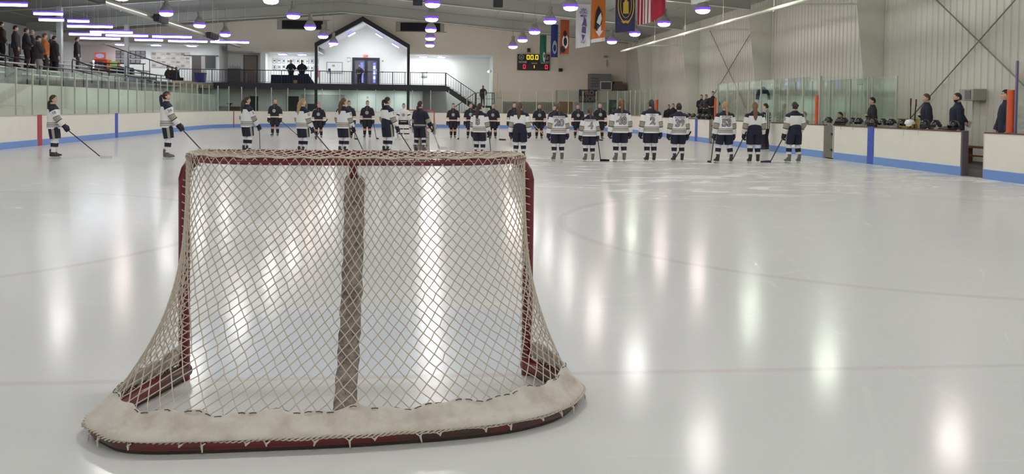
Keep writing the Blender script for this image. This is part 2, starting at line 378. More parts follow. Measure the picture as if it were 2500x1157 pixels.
def boards(root, path, sill, h=1.07):
    sweep(path, [(0, 0.0), (0, h-0.03), (0.09, h-0.03), (0.09, 0.0)]).build('board_panel', M_BOARD, root, smooth=True, angle=0.5)
    sweep(path, [(-0.014, 0.0), (-0.014, 0.21), (0.002, 0.225), (0.002, 0.0)]).build('kick_plate', M_KICK, root, angle=0.5)
    sweep(path, [(-0.012, h-0.03), (-0.012, h), (0.12, h), (0.12, h-0.03)]).build('top_sill', sill, root, angle=0.5)
def stripe(root, x0, x1, y0, y1, m, name='line_stripe'): bxo(name, m, x0, x1, y0, y1, 0.0, 1.075, root)
def arc(cx, cy, r, a0, a1, n=24): return [(cx+r*math.cos(a0+(a1-a0)*k/n), cy+r*math.sin(a0+(a1-a0)*k/n)) for k in range(n+1)]
LP = [(XL, y) for y in range(-2, 56, 3)] + arc(-4.8, 55.1, 8.5, PI, PI/2)
EP = arc(-4.8, 55.1, 8.5, PI/2, PI/2, 1)[:1] + [(4.25, 63.6)] + arc(4.25, 55.1, 8.5, PI/2, 0)[1:] + [(XR, 52.0), (XR, 48.4)]
t = thing('dasher_boards', 'long white rink boards along the left side with red and blue line stripes', 'rink boards')
boards(t, LP, M_SILL)
stripe(t, XL-0.01, XL+0.02, 32.05, 32.38, M_RED, 'red_stripe'); stripe(t, XL-0.01, XL+0.02, 39.75, 40.07, M_BLUE, 'blue_stripe')
a = PI-math.asin((59.0-55.1)/8.5); cxx, cyy = -4.8+8.49*math.cos(a), 55.1+8.49*math.sin(a)
MB().obox((cxx, cyy, 0.54), (0.03, 0.06, 1.07), Matrix.Rotation(a, 3, 'Z')).build('goal_line_stripe', M_RED, t)
t = thing('dasher_boards', 'white rink boards across the far end and round its right corner', 'rink boards')
boards(t, EP, M_SILL)

# ---- glass: posts every 1.22 m, one pane between two posts
def glass_run(label, path, z0=1.07, z1=2.65, step=1.22, first=0.0, m_post=M_POST, out=0.05):
    root = thing('glass_barrier', label, 'rink glass')
    P = [Vector(p) for p in path]; acc = [0.0]
    for i in range(len(P)-1): acc.append(acc[-1]+(P[i+1]-P[i]).length)
    def at(s):
        for i in range(len(P)-1):
            if s <= acc[i+1] or i == len(P)-2:
                k = (s-acc[i])/(acc[i+1]-acc[i]); return P[i].lerp(P[i+1], k)
    n = max(1, round((acc[-1]-first)/step)); st = (acc[-1]-first)/n
    pm = MB().box(-0.022, 0.022, -0.022, 0.022, z0, z1).mesh('post', m_post, False)
    prev = None
    for k in range(n+1):
        s = first+k*st; p = at(s); q = at(min(acc[-1], s+0.01)); q0 = at(max(0, s-0.01)); d = (q-q0).normalized(); nn = Vector((-d.y, d.x))
        p = p + nn*out
        o = bpy.data.objects.new('post', pm); link(o, root); o.location = (p.x, p.y, 0); o.rotation_euler = (0, 0, math.atan2(d.y, d.x))
        if prev is not None:
            c = (p+prev)/2; e = p-prev
            MB().obox((c.x, c.y, (z0+z1)/2), (e.length-0.05, 0.012, z1-z0-0.01), Matrix.Rotation(math.atan2(e.y, e.x), 3, 'Z')).build('pane', M_GLASS, root, smooth=False)
        prev = p
    return root
glass_run('tall rink glass with grey posts along the left boards', [(XL, 26.9), (XL, 55.1)])
glass_run('rink glass curving round the far left corner', arc(-4.8, 55.1, 8.5, PI, PI/2))
glass_run('rink glass across the far end below the black deck', [(-4.8, 63.6), (4.25, 63.6)])
glass_run('rink glass curving round the far right corner by the pro shop', arc(4.25, 55.1, 8.5, PI/2, 0)+[(XR, 52.0), (XR, 48.6)])
# ---- right side: benches, gates, glass
def rseg(label, y1, y0, sill=M_SILLR):
    t = thing('dasher_boards', label, 'rink boards')
    n = max(2, int((y1-y0)/2)+1); boards(t, [(XR, y1+(y0-y1)*k/(n-1)) for k in range(n)], sill); return t
t = rseg('white boards with a blue stripe before the far bench on the right', 48.4, 39.05)
stripe(t, XR-0.02, XR+0.01, 40.75, 41.08, M_BLUE, 'blue_stripe')
t = rseg('white boards below the tall glass boxes behind the striped official', 38.45, 27.45)
t = rseg('white boards with a wide blue stripe before the near bench on the right', 26.7, 20.05)
stripe(t, XR-0.02, XR+0.01, 24.22, 24.56, M_BLUE, 'blue_stripe'); bxo('end_plate', mat('end_plate_dark', (0.10, 0.085, 0.10), 0.5), XR-0.01, XR+0.14, 20.0, 20.07, 0.0, 1.08, t)
t = rseg('white boards at the right edge, nearest the camera', 19.2, -2.0)
bxo('end_plate', M_WHITE, XR, XR+0.1, 19.19, 19.22, 0.0, 1.07, t)
M_GATE = mat('gate_metal', (0.17, 0.16, 0.14), 0.5, 0.3, var=0.3, scale=4)
for (ya, yb, lab) in ((39.03, 38.47, 'dark metal gate at the end of the far bench'), (27.43, 26.72, 'dark metal gate between the orange pad and the near bench')):
    t = thing('bench_gate', lab, 'gate')
    MB().box(XR+0.01, XR+0.07, yb, ya, 0.03, 1.05).build('gate_panel', M_GATE, t, False)
    MB().box(XR-0.01, XR+0.01, yb, yb+0.06, 0.03, 1.06).build('gate_edge', M_ALU, t, False)
    MB().box(XR-0.02, XR+0.01, yb+0.1, yb+0.2, 0.25, 0.32).build('hinge', M_BLACK, t, False)
    MB().box(XR-0.02, XR+0.01, yb+0.1, yb+0.2, 0.75, 0.82).build('hinge', M_BLACK, t, False)
glass_run('tall glass in front of the penalty boxes on the right', [(XR, 38.1), (XR, 27.9)], step=1.27)
glass_run('row of glass at the back of the penalty boxes', [(XR+1.75, 36.8), (XR+1.75, 26.2)], z0=0.9, z1=2.62, step=1.5, out=0)
glass_run('short glass closing the penalty boxes towards the near bench', [(XR+0.1, 27.9), (XR+1.7, 27.9)], out=0, step=1.6)
glass_run('short glass closing the penalty boxes towards the far bench', [(XR+0.1, 38.1), (XR+1.7, 38.1)], out=0, step=1.6)
glass_run('rink glass at the right edge beside the last orange pad', [(XR, 18.2), (XR, 8.0)], m_post=mat('glass_edge_violet', (0.16, 0.12, 0.25), 0.3))
M_PAD = mat('orange_pad', (0.56, 0.085, 0.02), 0.55, var=0.08)
for yy, lab in ((48.45, 'orange post pad by the glass at the far bench'), (38.3, 'orange post pad between the far bench and the glass boxes'), (28.05, 'orange post pad at the near end of the glass boxes'), (18.38, 'orange post pad at the right edge beside the man in dark jacket')):
    tag(MB().tube([(XR+0.06, yy, 1.075), (XR+0.06, yy, 2.02)], 0.085, 14).build('post_pad', M_PAD), lab, 'pad', 'orange post pads')
M_BENCHF = mat('bench_floor', (0.10, 0.09, 0.085), 0.8)
struct(bxo('floor_bench', M_BENCHF, XR+0.13, 15.0, 19.0, 48.5, -0.12, 0.18))
M_WOOD = mat('bench_wood', (0.22, 0.09, 0.04), 0.55, var=0.2, scale=8)
for (ya, yb, lab) in ((18.6, 26.4, 'long brown wooden bench behind the near boards'), (39.2, 48.2, 'long brown wooden bench behind the far boards')):
    t = thing('player_bench', lab, 'bench')
    MB().box(14.3, 14.65, ya, yb, 0.58, 0.63).build('seat', M_WOOD, t, False)
    MB().box(14.3, 14.38, ya, yb, 0.36, 0.40).build('rail', M_WOOD, t, False)
    for k in range(5):
        yy = ya+0.2+(yb-ya-0.4)*k/4; MB().box(14.32, 14.6, yy-0.04, yy+0.04, 0.18, 0.58).build('leg', M_WOOD, t, False)
# small equipment behind the near bench
t = thing('stick_rack', 'yellow wooden stick rack against the right wall behind the near bench', 'rack')
M_YW = mat('rack_yellow', (0.40, 0.30, 0.07), 0.6)
MB().box(14.95, 15.1, 25.35, 27.0, 1.02, 1.30).build('panel', M_YW, t, False)
for yy in (25.4, 26.2, 26.95): MB().box(14.97, 15.08, yy-0.04, yy+0.04, 0.18, 1.02).build('leg', M_YW, t, False)
for i, (ya, yb, z, lab) in enumerate(((26.1, 26.15, 1.93, 'tall dark stick leaning in the yellow rack, left of a pair'), (25.95, 25.85, 1.9, 'tall dark stick leaning in the yellow rack, right of a pair'), (26.95, 26.98, 1.6, 'short dark stick at the left end of the yellow rack'))):
    t = thing('hockey_stick', lab, 'hockey stick', group='sticks in the yellow rack')
    MB().bar((14.9, ya, 0.2), (14.93, yb, z), 0.03, 0.02).build('shaft', mat('stick_dark', (0.05, 0.03, 0.03), 0.5), t, False)
    MB().bar((14.93, yb, z-0.22), (14.93, yb, z), 0.036, 0.028).build('grip', mat('grip_red', (0.14, 0.04, 0.04), 0.7), t, False)
t = thing('wall_heater', 'grey box heater fixed high on the right wall behind the coaches', 'heater')
MB().box(14.85, 15.25, 22.9, 23.55, 1.84, 2.16).build('body', mat('heater_grey', (0.36, 0.35, 0.31), 0.5), t, False, bevel=0.015)
MB().box(14.83, 14.86, 23.0, 23.25, 1.88, 2.12).build('grille', mat('heater_dark', (0.14, 0.14, 0.13), 0.5), t, False)
t = thing('wall_fan', 'small grey fan bracket high on the right wall beside the tapered column', 'fan')
MB().box(14.75, 15.25, 28.75, 29.3, 2.42, 2.62).build('housing', mat('heater_grey', (0.36, 0.35, 0.31), 0.5), t, False, bevel=0.01)
MB().tube([(14.95, 29.05, 0.2), (14.95, 29.05, 2.42)], 0.02, 8).build('stand_pole', M_GREYSTEEL, t)
# pale gas pipe along the right wall, heater pipe along the left
def long_pipe(name, lab, x, z, y0, y1, r, struts, mt, xin):
    t = thing(name, lab, 'pipe')
    MB().tube([(x, y0, z), (x, y1, z)], r, 12).build('pipe', mt, t)
    for yy in struts:
        MB().tube([(x, yy, z), (x, yy, roofz(x))], 0.008, 6).build('hanger', M_GREYSTEEL, t)
        MB().tube([(x-0.0, yy, z-r), (x, yy+0.05, z-r-0.02), (x, yy+0.1, z-r)], 0.02, 6).build('clamp', M_GREYSTEEL, t)
    if xin:
        for yy in (38.3, 48.7, 28.5): MB().tube([(x, yy, z), (xin, yy, z+0.05)], 0.03, 8).build('side_arm', M_GREYSTEEL, t)
    return t
long_pipe('wall_pipe', 'long pale pipe hung under the roof along the right wall', 12.0, 5.03, 12.0, 54.0, 0.065, (24.5, 29.9, 35.2, 40.5, 46, 51), mat('pipe_pale', (0.62, 0.60, 0.53), 0.4), 14.4)
long_pipe('heater_pipe', 'long silver heater pipe hung above the stand on the left', -13.0, 5.6, 20, 64, 0.15, (30.5, 39.5, 48.5, 57.5), M_ALU, None)
for i, (ya, yb, lab) in enumerate(((35.0, 36.4, 'black box on the silver heater pipe, nearest the camera'), (43.5, 45.0, 'black box on the silver heater pipe, middle of three'), (53.7, 55.6, 'black box on the silver heater pipe, farthest of three'))):
    t = thing('pipe_speaker', lab, 'speaker', group='black boxes on the heater pipe')
    MB().obox((-12.66, (ya+yb)/2, 5.55), (0.30, yb-ya, 0.34), None).build('cabinet', M_BLACK, t, False, bevel=0.03)
    MB().obox((-12.50, (ya+yb)/2, 5.5), (0.02, (yb-ya)*0.85, 0.26), None).build('grille', mat('speaker_grille', (0.03, 0.03, 0.035), 0.8), t, False)
    MB().tube([(-12.66, (ya+yb)/2, 5.7), (-12.66, (ya+yb)/2, roofz(-12.68)-.02)], 0.012, 6).build('hanger', M_GREYSTEEL, t)
for x, lab in ((-0.36, 'black loudspeaker hung from the roof above the goal'), (3.05, 'black loudspeaker hung from the roof left of the banners')):
    t = thing('loudspeaker', lab, 'speaker', (x, 38.0, 0))
    R = Matrix.Rotation(0.35, 3, 'X')
    MB().obox((0, 0, 6.05), (0.40, 0.36, 0.5), R).build('cabinet', M_BLACK, t, False, bevel=0.02)
    MB().obox((0, -0.19, 5.99), (0.34, 0.02, 0.42), R).build('grille', mat('speaker_grille', (0.03, 0.03, 0.035), 0.8), t, False)
    MB().tube([(0, 0, 6.2), (0, 0, roofz(x))], 0.015, 6).build('hanger', M_GREYSTEEL, t)

# ================================================================ LAMPS
tints = {'b': (2.6, 2.2, 2.0), 'w': (1.0, 0.98, 0.945), 'p': (1.0, 0.83, 0.79), 'g': (0.91, 1.0, 0.82), 'c': (0.93, 0.98, 1.0)}
M_CAP = mat('lamp_housing', (0.33, 0.33, 0.30), 0.45, 0.4)
M_REFL = mat('lamp_reflector', (0.42, 0.42, 0.40), 0.4, 0.3)
M_FRINGE = emit('lamp_fringe_violet', (0.16, 0.05, 1.0), 1.6)  # violet glow imitates lens colour fringing round the bright lamp
LENS = {k: emit('lamp_lens_'+k, v, LAMP_POWER) for k, v in tints.items()}
_ms = {}
def high_bay(x, y, tint, lab):
    t = thing('high_bay_lamp', lab, 'lamp', (x, y, 0), group='high bay lamps over the ice')
    if not _ms:
        _ms['cap'] = MB().lathe([(0.02, 6.16), (0.10, 6.16), (0.12, 6.10), (0.085, 5.98), (0.13, 5.86), (0.14, 5.82)], n=14).mesh('lamp_cap', M_CAP)
        _ms['ref'] = MB().lathe([(0.12, 5.83), (0.18, 5.77), (0.235, 5.68), (0.27, 5.60), (0.28, 5.57)], n=24, cap=False).mesh('reflector', M_REFL)
        _ms['fringe_ring'] = MB().lathe([(0.28, 5.575), (0.305, 5.55), (0.305, 5.50), (0.28, 5.475)], n=24, cap=False).mesh('fringe_ring', M_FRINGE)
        for k in LENS: _ms[k] = MB().lathe([(0.285, 5.478), (0.265, 5.42), (0.21, 5.375), (0.12, 5.35), (0.02, 5.345)], n=20).mesh('lens', LENS[k])
    for nm, k in (('lamp_cap', 'cap'), ('reflector', 'ref'), ('fringe_ring', 'fringe_ring'), ('lens', tint)):
        link(bpy.data.objects.new(nm, _ms[k]), t)
    MB().tube([(0, 0, 6.15), (0, 0, roofz(x)-.02)], 0.012, 6).build('stem', M_CAP, t)
rows = (('outer left row', -11.4), ('inner left row', -5.9), ('middle row', 0.25), ('inner right row', 5.67), ('outer right row', 11.02))
tn = {('outer right row', 28.9): 'g', ('outer right row', 34.8): 'p', ('outer right row', 23.1): 'g', ('outer right row', 40.6): 'p', ('outer right row', 46.4): 'g', ('outer right row', 52.2): 'p',
      ('inner right row', 58.0): 'b', ('inner right row', 52.2): 'p', ('inner left row', 46.4): 'p', ('inner right row', 29.0): 'p', ('outer right row', 17.3): 'p', ('middle row', 40.6): 'p', ('outer left row', 34.8): 'p'}
for rn, rx in rows:
    ys = [52.2, 46.4, 40.6] if rn == 'outer left row' else ([52.2, 46.4, 40.6, 34.8] if rn == 'outer right row' else [58.0, 52.2, 46.4, 40.6, 34.8])
    allys = ys + [ys[-1]-5.8*k for k in range(1, 9) if ys[-1]-5.8*k > -2.4]  # last lamp of each row is added near the camera for its light
    for k, yy in enumerate(allys):
        yy = round(yy, 1)
        tt = 'w'
        for (a, b), c in tn.items():
            if a == rn and abs(b-yy) < 0.3: tt = c
        where = 'high bay lamp, %s from the far wall in the %s' % (ORD[k], rn) if k < len(ys) else 'lamp out of view above the ice, %s from the far wall, %s' % (ORD[k], rn)
        high_bay(rx, yy, tt, where)
# fluorescent strips over the concourse (left edge px rebuilt at 5.4 m height)
M_TUBE = emit('tube_light', (0.95, 0.97, 1.0), TUBE_POWER); M_TUBE_FRINGE = emit('tube_fringe_violet', (0.16, 0.06, 1.0), 1.4)  # glowing violet housings imitate lens colour fringing along the tubes
for i, (x, y, L, lab) in enumerate(FLUO):
    t = thing('strip_light', lab, 'lamp', (x, y, 5.4), group='fluorescent strips over the concourse')
    MB().box(-L/2, L/2, -0.07, 0.07, 0.05, 0.11).build('housing', M_TUBE_FRINGE, t, False)
    n = 2 if L > 1.6 else 1
    for k in range(n):
        xa = -L/2+0.02+k*L/2 if n == 2 else -L/2+0.02; xb = xa+(L/2 if n == 2 else L)-0.04
        MB().tube([(xa, 0, 0.0), (xb, 0, 0.0)], 0.055, 8).build('tube', M_TUBE, t)
    for s in (-1, 1): MB().tube([(s*L*0.4, 0, 0.1), (s*L*0.4, 0, roofz(x)-5.4)], 0.006, 5).build('hanger', M_GREYSTEEL, t)
M_SMALL = emit('lobby_light', (0.95, 0.98, 1.0), 42)
SM = thing
for i, (x, y, z, ry, lab) in enumerate(((-10.9, 69.6, 5.36, 0, 'left of two small ceiling lights above the framed photos'), (-9.45, 69.6, 5.36, 0, 'right of two small ceiling lights above the framed photos'), (-0.2, 69.6, 5.36, 0, 'left of two small ceiling lights right of the gable'), (1.2, 69.6, 5.36, 0, 'right of two small ceiling lights right of the gable'),
                                 (-5.62, 68.6, 6.92, -0.515, 'small light on the left slope inside the gable'), (-3.55, 68.6, 6.86, 0.515, 'upper small light on the right slope inside the gable'), (-2.3, 68.6, 6.12, 0.515, 'lower small light on the right slope inside the gable'), (-7.0, 68.6, 6.10, -0.515, 'lower small light on the left slope inside the gable'), (-7.6, 67.1, 2.685, 0, 'unseen fill light added under the deck soffit left of the gable post'), (-4.4, 67.1, 2.685, 0, 'unseen fill light added under the deck soffit above the pale window strip, left'), (-1.8, 67.1, 2.685, 0, 'unseen fill light added under the deck soffit above the pale window strip, right'), (-22.8, 69.3, 5.86, 0, 'leftmost of three fill lights added to brighten the team photos and card board'), (-20.2, 69.3, 5.86, 0, 'middle of three fill lights added to brighten the team photos and card board'), (-17.6, 69.3, 5.86, 0, 'rightmost of three fill lights added to brighten the team photos and card board'))):
    t = thing('ceiling_light', lab, 'lamp', (x, y, z)); t.rotation_euler = (0, ry, 0)  # three soffit lights and three over the card board are added as fill
    MB().box(-0.31, 0.31, -0.31, 0.31, 0.0, 0.06 if z > 3 else .014).build('housing', M_TUBE_FRINGE if z > 3 else M_GREYSTEEL, t, False)  # upper housings glow in the same violet lens fringe
    MB().box(-0.28, 0.28, -0.28, 0.28, (-0.03 if z > 3 else -.012), 0.0).build('diffuser', emit('lobby_light_right', (0.95, 1.0, 0.97), 80) if -.5 < x < 2 and z > 3 else (M_SMALL if z > 3 else emit('soffit_fill', (0.95, 1.0, 0.97), 30)), t, False)

# ================================================================ THE NEAR GOAL
M_GRED = mat('goal_red', (0.14, 0.007, 0.015), 0.28, 0.0, var=0.25, scale=9, coat=0.3)
M_CORD = mat('net_cord', (0.57, 0.505, 0.425), 0.9, var=0.14, scale=30)
M_CANV = worn('canvas_skirt', (0.62, 0.575, 0.53), (0.40, 0.34, 0.285), 5.0, 0.44, 0.76, 0.9, 0.35)
M_GPAD = worn('grey_padding', (0.15, 0.12, 0.115), (0.50, 0.43, 0.40), 24, 0.34, 0.72, 0.9, 0.4)
BASE = [(-.945, 0.03), (-1.03, -.20), (-1.12, -.48), (-1.165, -.70), (-1.13, -.84), (-1.05, -.93), (-.94, -1.005), (-.80, -1.04), (-.6, -1.043), (-.4, -1.037), (0, -1.018), (.3, -.988), (.485, -.963), (.70, -.915), (.86, -.845), (1.0, -.74), (1.11, -.61), (1.165, -.48), (1.15, -.34), (1.08, -.18), (.945, 0.03)]
BASE = [(x*(0.978 if abs(x) > 1 else 1), y) for x, y in BASE]
def curve_pts(P, n):
    P = [Vector((p[0], p[1], p[2] if len(p) > 2 else 0)) for p in P]; out = []
    for i in range(len(P)-1):
        p0, p1, p2, p3 = P[max(0, i-1)], P[i], P[i+1], P[min(len(P)-1, i+2)]
        for k in range(12):
            t = k/12; out.append(0.5*((2*p1)+(p2-p0)*t+(2*p0-5*p1+4*p2-p3)*t*t+(3*p1-p0-3*p2+p3)*t**3))
    out.append(P[-1]); acc = [0]
    for i in range(len(out)-1): acc.append(acc[-1]+(out[i+1]-out[i]).length)
    res = []; j = 0
    for k in range(n+1):
        s = acc[-1]*k/n
        while j < len(acc)-2 and acc[j+1] < s: j += 1
        res.append(out[j].lerp(out[j+1], (s-acc[j])/max(1e-9, acc[j+1]-acc[j])))
    return res
class Path:
    def __init__(s, P, n=400): s.p = curve_pts(P, n); s.n = n
    def __call__(s, t):
        t = min(1, max(0, t))*s.n; i = min(s.n-1, int(t)); return s.p[i].lerp(s.p[i+1], t-i)
BZ, TZ = 0.052, 1.235
Bp = Path([(x, y, BZ) for x, y in BASE])
SHELF = [(-.905, -0.02), (-.90, -.08), (-.868, -.17), (-.80, -.285), (-.69, -.385), (-.52, -.455), (-.25, -.475), (0, -.48), (.25, -.475), (.52, -.45), (.69, -.375), (.80, -.275), (.868, -.16), (.90, -.08), (.905, -0.02)]
Tp = Path([(x, y, TZ) for x, y in SHELF])
goal = thing('hockey_goal', 'big red hockey goal in the foreground seen from behind, tan net and dirty white skirt', 'hockey goal', (GX, GY, 0))
pr = 0.0302
pp = [(-.945, 0, 0.0), (-.945, 0, 0.4), (-.945, 0, 0.8), (-.945, 0, 1.09)]
pp += [(-.945+.14*(1-math.cos(a)), 0, 1.10+.14*math.sin(a)) for a in (0.0, .4, .8, 1.2, PI/2)]
pp = pp + [(-0.4, 0, 1.24), (0, 0, 1.24)]; pp = pp + [(-x, y, z) for x, y, z in reversed(pp[:-1])]
MB().tube(curve_pts(pp, 120), pr, 16).build('goal_frame', M_GRED, goal)
MB().tube([Bp(t/160) for t in range(161)], 0.041, 14).build('base_tube', worn('worn_red', (0.15, 0.010, 0.015), (0.05, 0.026, 0.020), 2.6, 0.48, 0.62, 0.4, 0.1, 0.2), goal)
# dark scuffed bumper strip under the tube along the back
bs = MB(); bs.tube([Bp(t/160)+Vector((0, 0, -0.03)) for t in range(161)], 0.024, 8); bs.build('base_runner', mat('runner_dark', (0.05, 0.028, 0.02), 0.6, var=0.4, scale=12), goal)
MB().tube([Tp(t/120)+Vector((0, 0, 0)) for t in range(121)], 0.019, 12).build('shelf_bar', M_GRED, goal)
# the net surface between base tube and shelf bar
CEN = Vector((0, -0.35, 0))
def tmap(t, w):   # cords gather towards the upper corners
    return t + 0.055*w*math.sin(4*PI*t)*-0.5
def S(t, w, off=0.0):
    b = Bp(t); e = Tp(tmap(t, w)); side = math.sin(PI*min(1, max(0, t)))**0.35
    g = 1-(1-w)**2.05; g = g*side+w*(1-side)
    p = Vector((b.x+(e.x-b.x)*g, b.y+(e.y-b.y)*g, b.z+(e.z-b.z)*w))
    o = Vector((b.x*0.8, b.y+0.45, 0)); o = o.normalized() if o.length > 1e-6 else Vector((0, -1, 0))
    sag = 0.035*math.sin(PI*w)*side
    return p + o*((off+0.022)*side-sag) + Vector((0, -0.020*(1-side), 0.018*w))
# middle post with its lumpy grey padding
cp = [Vector((0, -.48, TZ)), Vector((.001, -.455, 1.18))]+[S(.5, w_, 0)+Vector((.004-S(.5, w_, 0).x, .066, 0)) for w_ in (.90, .78, .64, .5, .36, .24, .15)]+[Vector((0, -.985, .07))]
cps = curve_pts(cp, 60)
MB().tube(cps, 0.021, 12).build('middle_post', M_GRED, goal)
mb = MB(); q = [p for p in cps if 0.10 < p.z < 1.165]; rings = []
for i, p in enumerate(q):
    r = 0.051+0.0022*math.sin(i*1.3)+0.0015*math.sin(i*2.9+1)-(0.012 if i in (0, len(q)-1) else 0)
    rings.append([p+Vector(((r+0.0025*math.sin(3*a+i*.8))*math.cos(a), (r+0.002*math.sin(5*a+i*.5))*math.sin(a)*0.9, 0.012*math.sin(a))) for a in [2*PI*k/18 for k in range(18)]])
mb.loft(rings); mb.build('post_padding', M_GPAD, goal)
random.seed(3)
NU, NV = 56, 42
jit = {}
def J(k):
    if k not in jit: jit[k] = (random.gauss(0, .10), random.gauss(0, .10))
    return jit[k]
def strands(NU, NV, surf, r, name, k0=None, w0=0.0, w1=1.0, par=None):
    mb = MB()
    for d in (1, -1):
        for k in range(-NV, NU+NV+1):
            run = []
            for j in range(NV+1):
                # knots sit where both cord families cross: shared jitter per knot
                c2 = 2*k + d*j          # half-columns
                if (c2 + j) % 2: pass
                u = (k + d*j*0.5)/NU
                if -1e-6 <= u <= 1+1e-6:
                    a, b = J((c2, j)); edge = 0 if (u < 0.02 or u > 0.98 or j in (0, NV)) else 1
                    run.append((u + a*edge*0.45/NU, (j + b*edge*0.5)/NV))
                elif run: break
            if len(run) < 2: continue
            pts = []
            for (ua, wa), (ub, wb) in zip(run[:-1], run[1:]):
                for q_ in (0.0, 0.1, 0.5, 0.9):
                    bow = (q_ in (0.1, 0.9))*0.0
                    pts.append(surf(ua+(ub-ua)*q_, wa+(wb-wa)*q_))
            pts.append(surf(*run[-1]))
            rad = [r*1.5 if i % 4 == 0 else r for i in range(len(pts))]
            mb.tube(pts, rad, 5, cap=False)
    return mb.build(name, M_CORD, par)
strands(NU, NV, lambda u, w: S(u, w), 0.0027, 'net_cords', par=goal)
# top netting between crossbar and shelf bar, sagging a little
def TOP(u, w):
    e = Tp(u); c = Vector((-.865+1.73*u, 0.0, TZ+0.034)); p = c.lerp(e+Vector((0, -0.016, 0.022)), w)
    p.z -= 0.03*math.sin(PI*w)*math.sin(PI*u)**0.5
    return p
strands(32, 13, TOP, 0.0031, 'top_net_cords', par=goal)
# bunched hem of the net along the shelf bar, lacing along posts, crossbar and base
mb = MB()
for k in range(5):
    mb.tube([TOP(u/90, 0.86+0.035*k)+Vector((0, 0, 0.004*math.sin(u*0.9+k*2))) for u in range(1, 90)], 0.0045, 5)
mb.build('net_hem', M_CORD, goal)
def lacing(path, turns, r, cr, name, mi=M_CORD, rag=0.0):
    pts = []; n = turns*8
    for i in range(n+1):
        t = i/n; p = path(t); q = (path(min(1, t+0.004))-path(max(0, t-0.004))).normalized()
        x = q.cross(Vector((0, 0, 1))); x = x.normalized() if x.length > 0.1 else Vector((1, 0, 0)); y = x.cross(q)
        a = 2*PI*i/8; rr = r*(1+rag*random.random()); pts.append(p+x*rr*math.cos(a)+y*rr*math.sin(a))
    return MB().tube(pts, cr, 5).build(name, mi, goal)
for sx in (-1, 1):
    lacing(Path([(sx*.928, -.02, 0.1), (sx*.928, -.02, 0.6), (sx*.928, -.02, 1.06), (sx*.905, -.02, 1.16), (sx*.86, -.02, 1.205)]), 26, 0.022, 0.0032, 'post_lacing')
lacing(Path([(-.88, 0, 1.24), (0, 0, 1.24), (.88, 0, 1.24)]), 34, pr+0.004, 0.0034, 'crossbar_lacing')
mb = MB()    # net edge twisted along the top of the base tube, with loose knots and ends
for k in range(3):
    pts = []
    for i in range(421):
        t = 0.03+0.94*i/420; b = Bp(t); o = Vector((b.x*0.8, b.y+0.45, 0)).normalized(); a = i*0.75+k*2.1
        pts.append(b+o*(0.050+0.007*math.cos(a))+Vector((0, 0, 0.013+0.007*math.sin(a)+0.003*math.sin(i*0.21))))
    mb.tube(pts, 0.0036, 5)
mb.build('base_lacing', M_CORD, goal)
for k in range(24):
    t = 0.10+0.82*k/23+random.uniform(-.013, .013); b = Bp(t); o = Vector((b.x*0.8, b.y+0.45, 0)).normalized(); tg = Vector((-o.y, o.x, 0))
    p = b+o*0.056+Vector((0, 0, -0.004)); ln = random.choice((0.006, 0.010, 0.016, 0.028)); s = random.uniform(-1, 1)
    mb2 = MB().tube([p+tg*0.016+Vector((0, 0, 0.012)), p+o*0.006, p+o*0.008+tg*s*ln*0.5+Vector((0, 0, -ln))], [0.003, 0.006, 0.003], 6)
    mb2.tube([p-tg*0.016+Vector((0, 0, 0.012)), p+o*0.006], 0.003, 5); mb2.build('loose_knot', M_CORD, goal)
# canvas skirt
nU, nW = 260, 15
def wtop(t): 
    s = abs(2*t-1); return 0.082+0.055*max(0, s-0.25)+0.006*math.sin(t*61)+0.004*math.sin(t*143+1)
def wr(t, w): return 0.006*math.sin(t*95+w*40)+0.005*math.sin(t*37-w*25)*1.0+0.004*math.sin(t*210+w*70)
vs = []
for side in (0.010, 0.016):
    for i in range(nU+1):
        t = 0.012+0.976*i/nU
        for j in range(nW+1):
            w = 0.012+(wtop(t)-0.012)*j/nW
            p = S(t, w, side+0.012*math.sin(PI*j/nW)+0.016*(1-j/nW)**2+wr(t, w)*min(1, j/5)); bb = Bp(t); tt = Bp(t+.004)-Bp(t-.004); oo = Vector((tt.y, -tt.x, 0)).normalized(); oo = oo if oo.dot(Vector((bb.x*0.8, bb.y+0.45, 0))) > 0 else -oo; zz = p.z-bb.z; need = math.sqrt(max(0, 0.0445**2-zz*zz))+side-0.006; cur = (p-bb).dot(oo)
            if cur < need and zz < 0.0445: p = p+oo*(need-cur)
            vs.append(p)
fs = []; K = (nU+1)*(nW+1); ix = lambda s, i, j: s*K+i*(nW+1)+j
for i in range(nU):
    for j in range(nW):
        fs.append((ix(1, i, j), ix(1, i+1, j), ix(1, i+1, j+1), ix(1, i, j+1))); fs.append((ix(0, i, j), ix(0, i, j+1), ix(0, i+1, j+1), ix(0, i+1, j)))
    for j in (0, nW): 
        fs.append((ix(0, i, j), ix(0, i+1, j), ix(1, i+1, j), ix(1, i, j)) if j == 0 else (ix(1, i, j), ix(1, i+1, j), ix(0, i+1, j), ix(0, i, j)))
mb = MB(); mb.add(vs, fs); mb.build('canvas_skirt', M_CANV, goal, angle=None)
# dark stitches along the upper edge of the skirt
M_STITCH = mat('stitch_dark', (0.07, 0.06, 0.06), 0.9)
for k in range(60):
    t = 0.13+0.74*k/59
    if random.random() < 0.75:
        MB().tube([S(t+d*0.004, wtop(t+d*0.004)*(1.0-0.02*abs(d)), 0.021) for d in (-1, 0, 1)], 0.0022, 4).build('stitch', M_STITCH, goal)
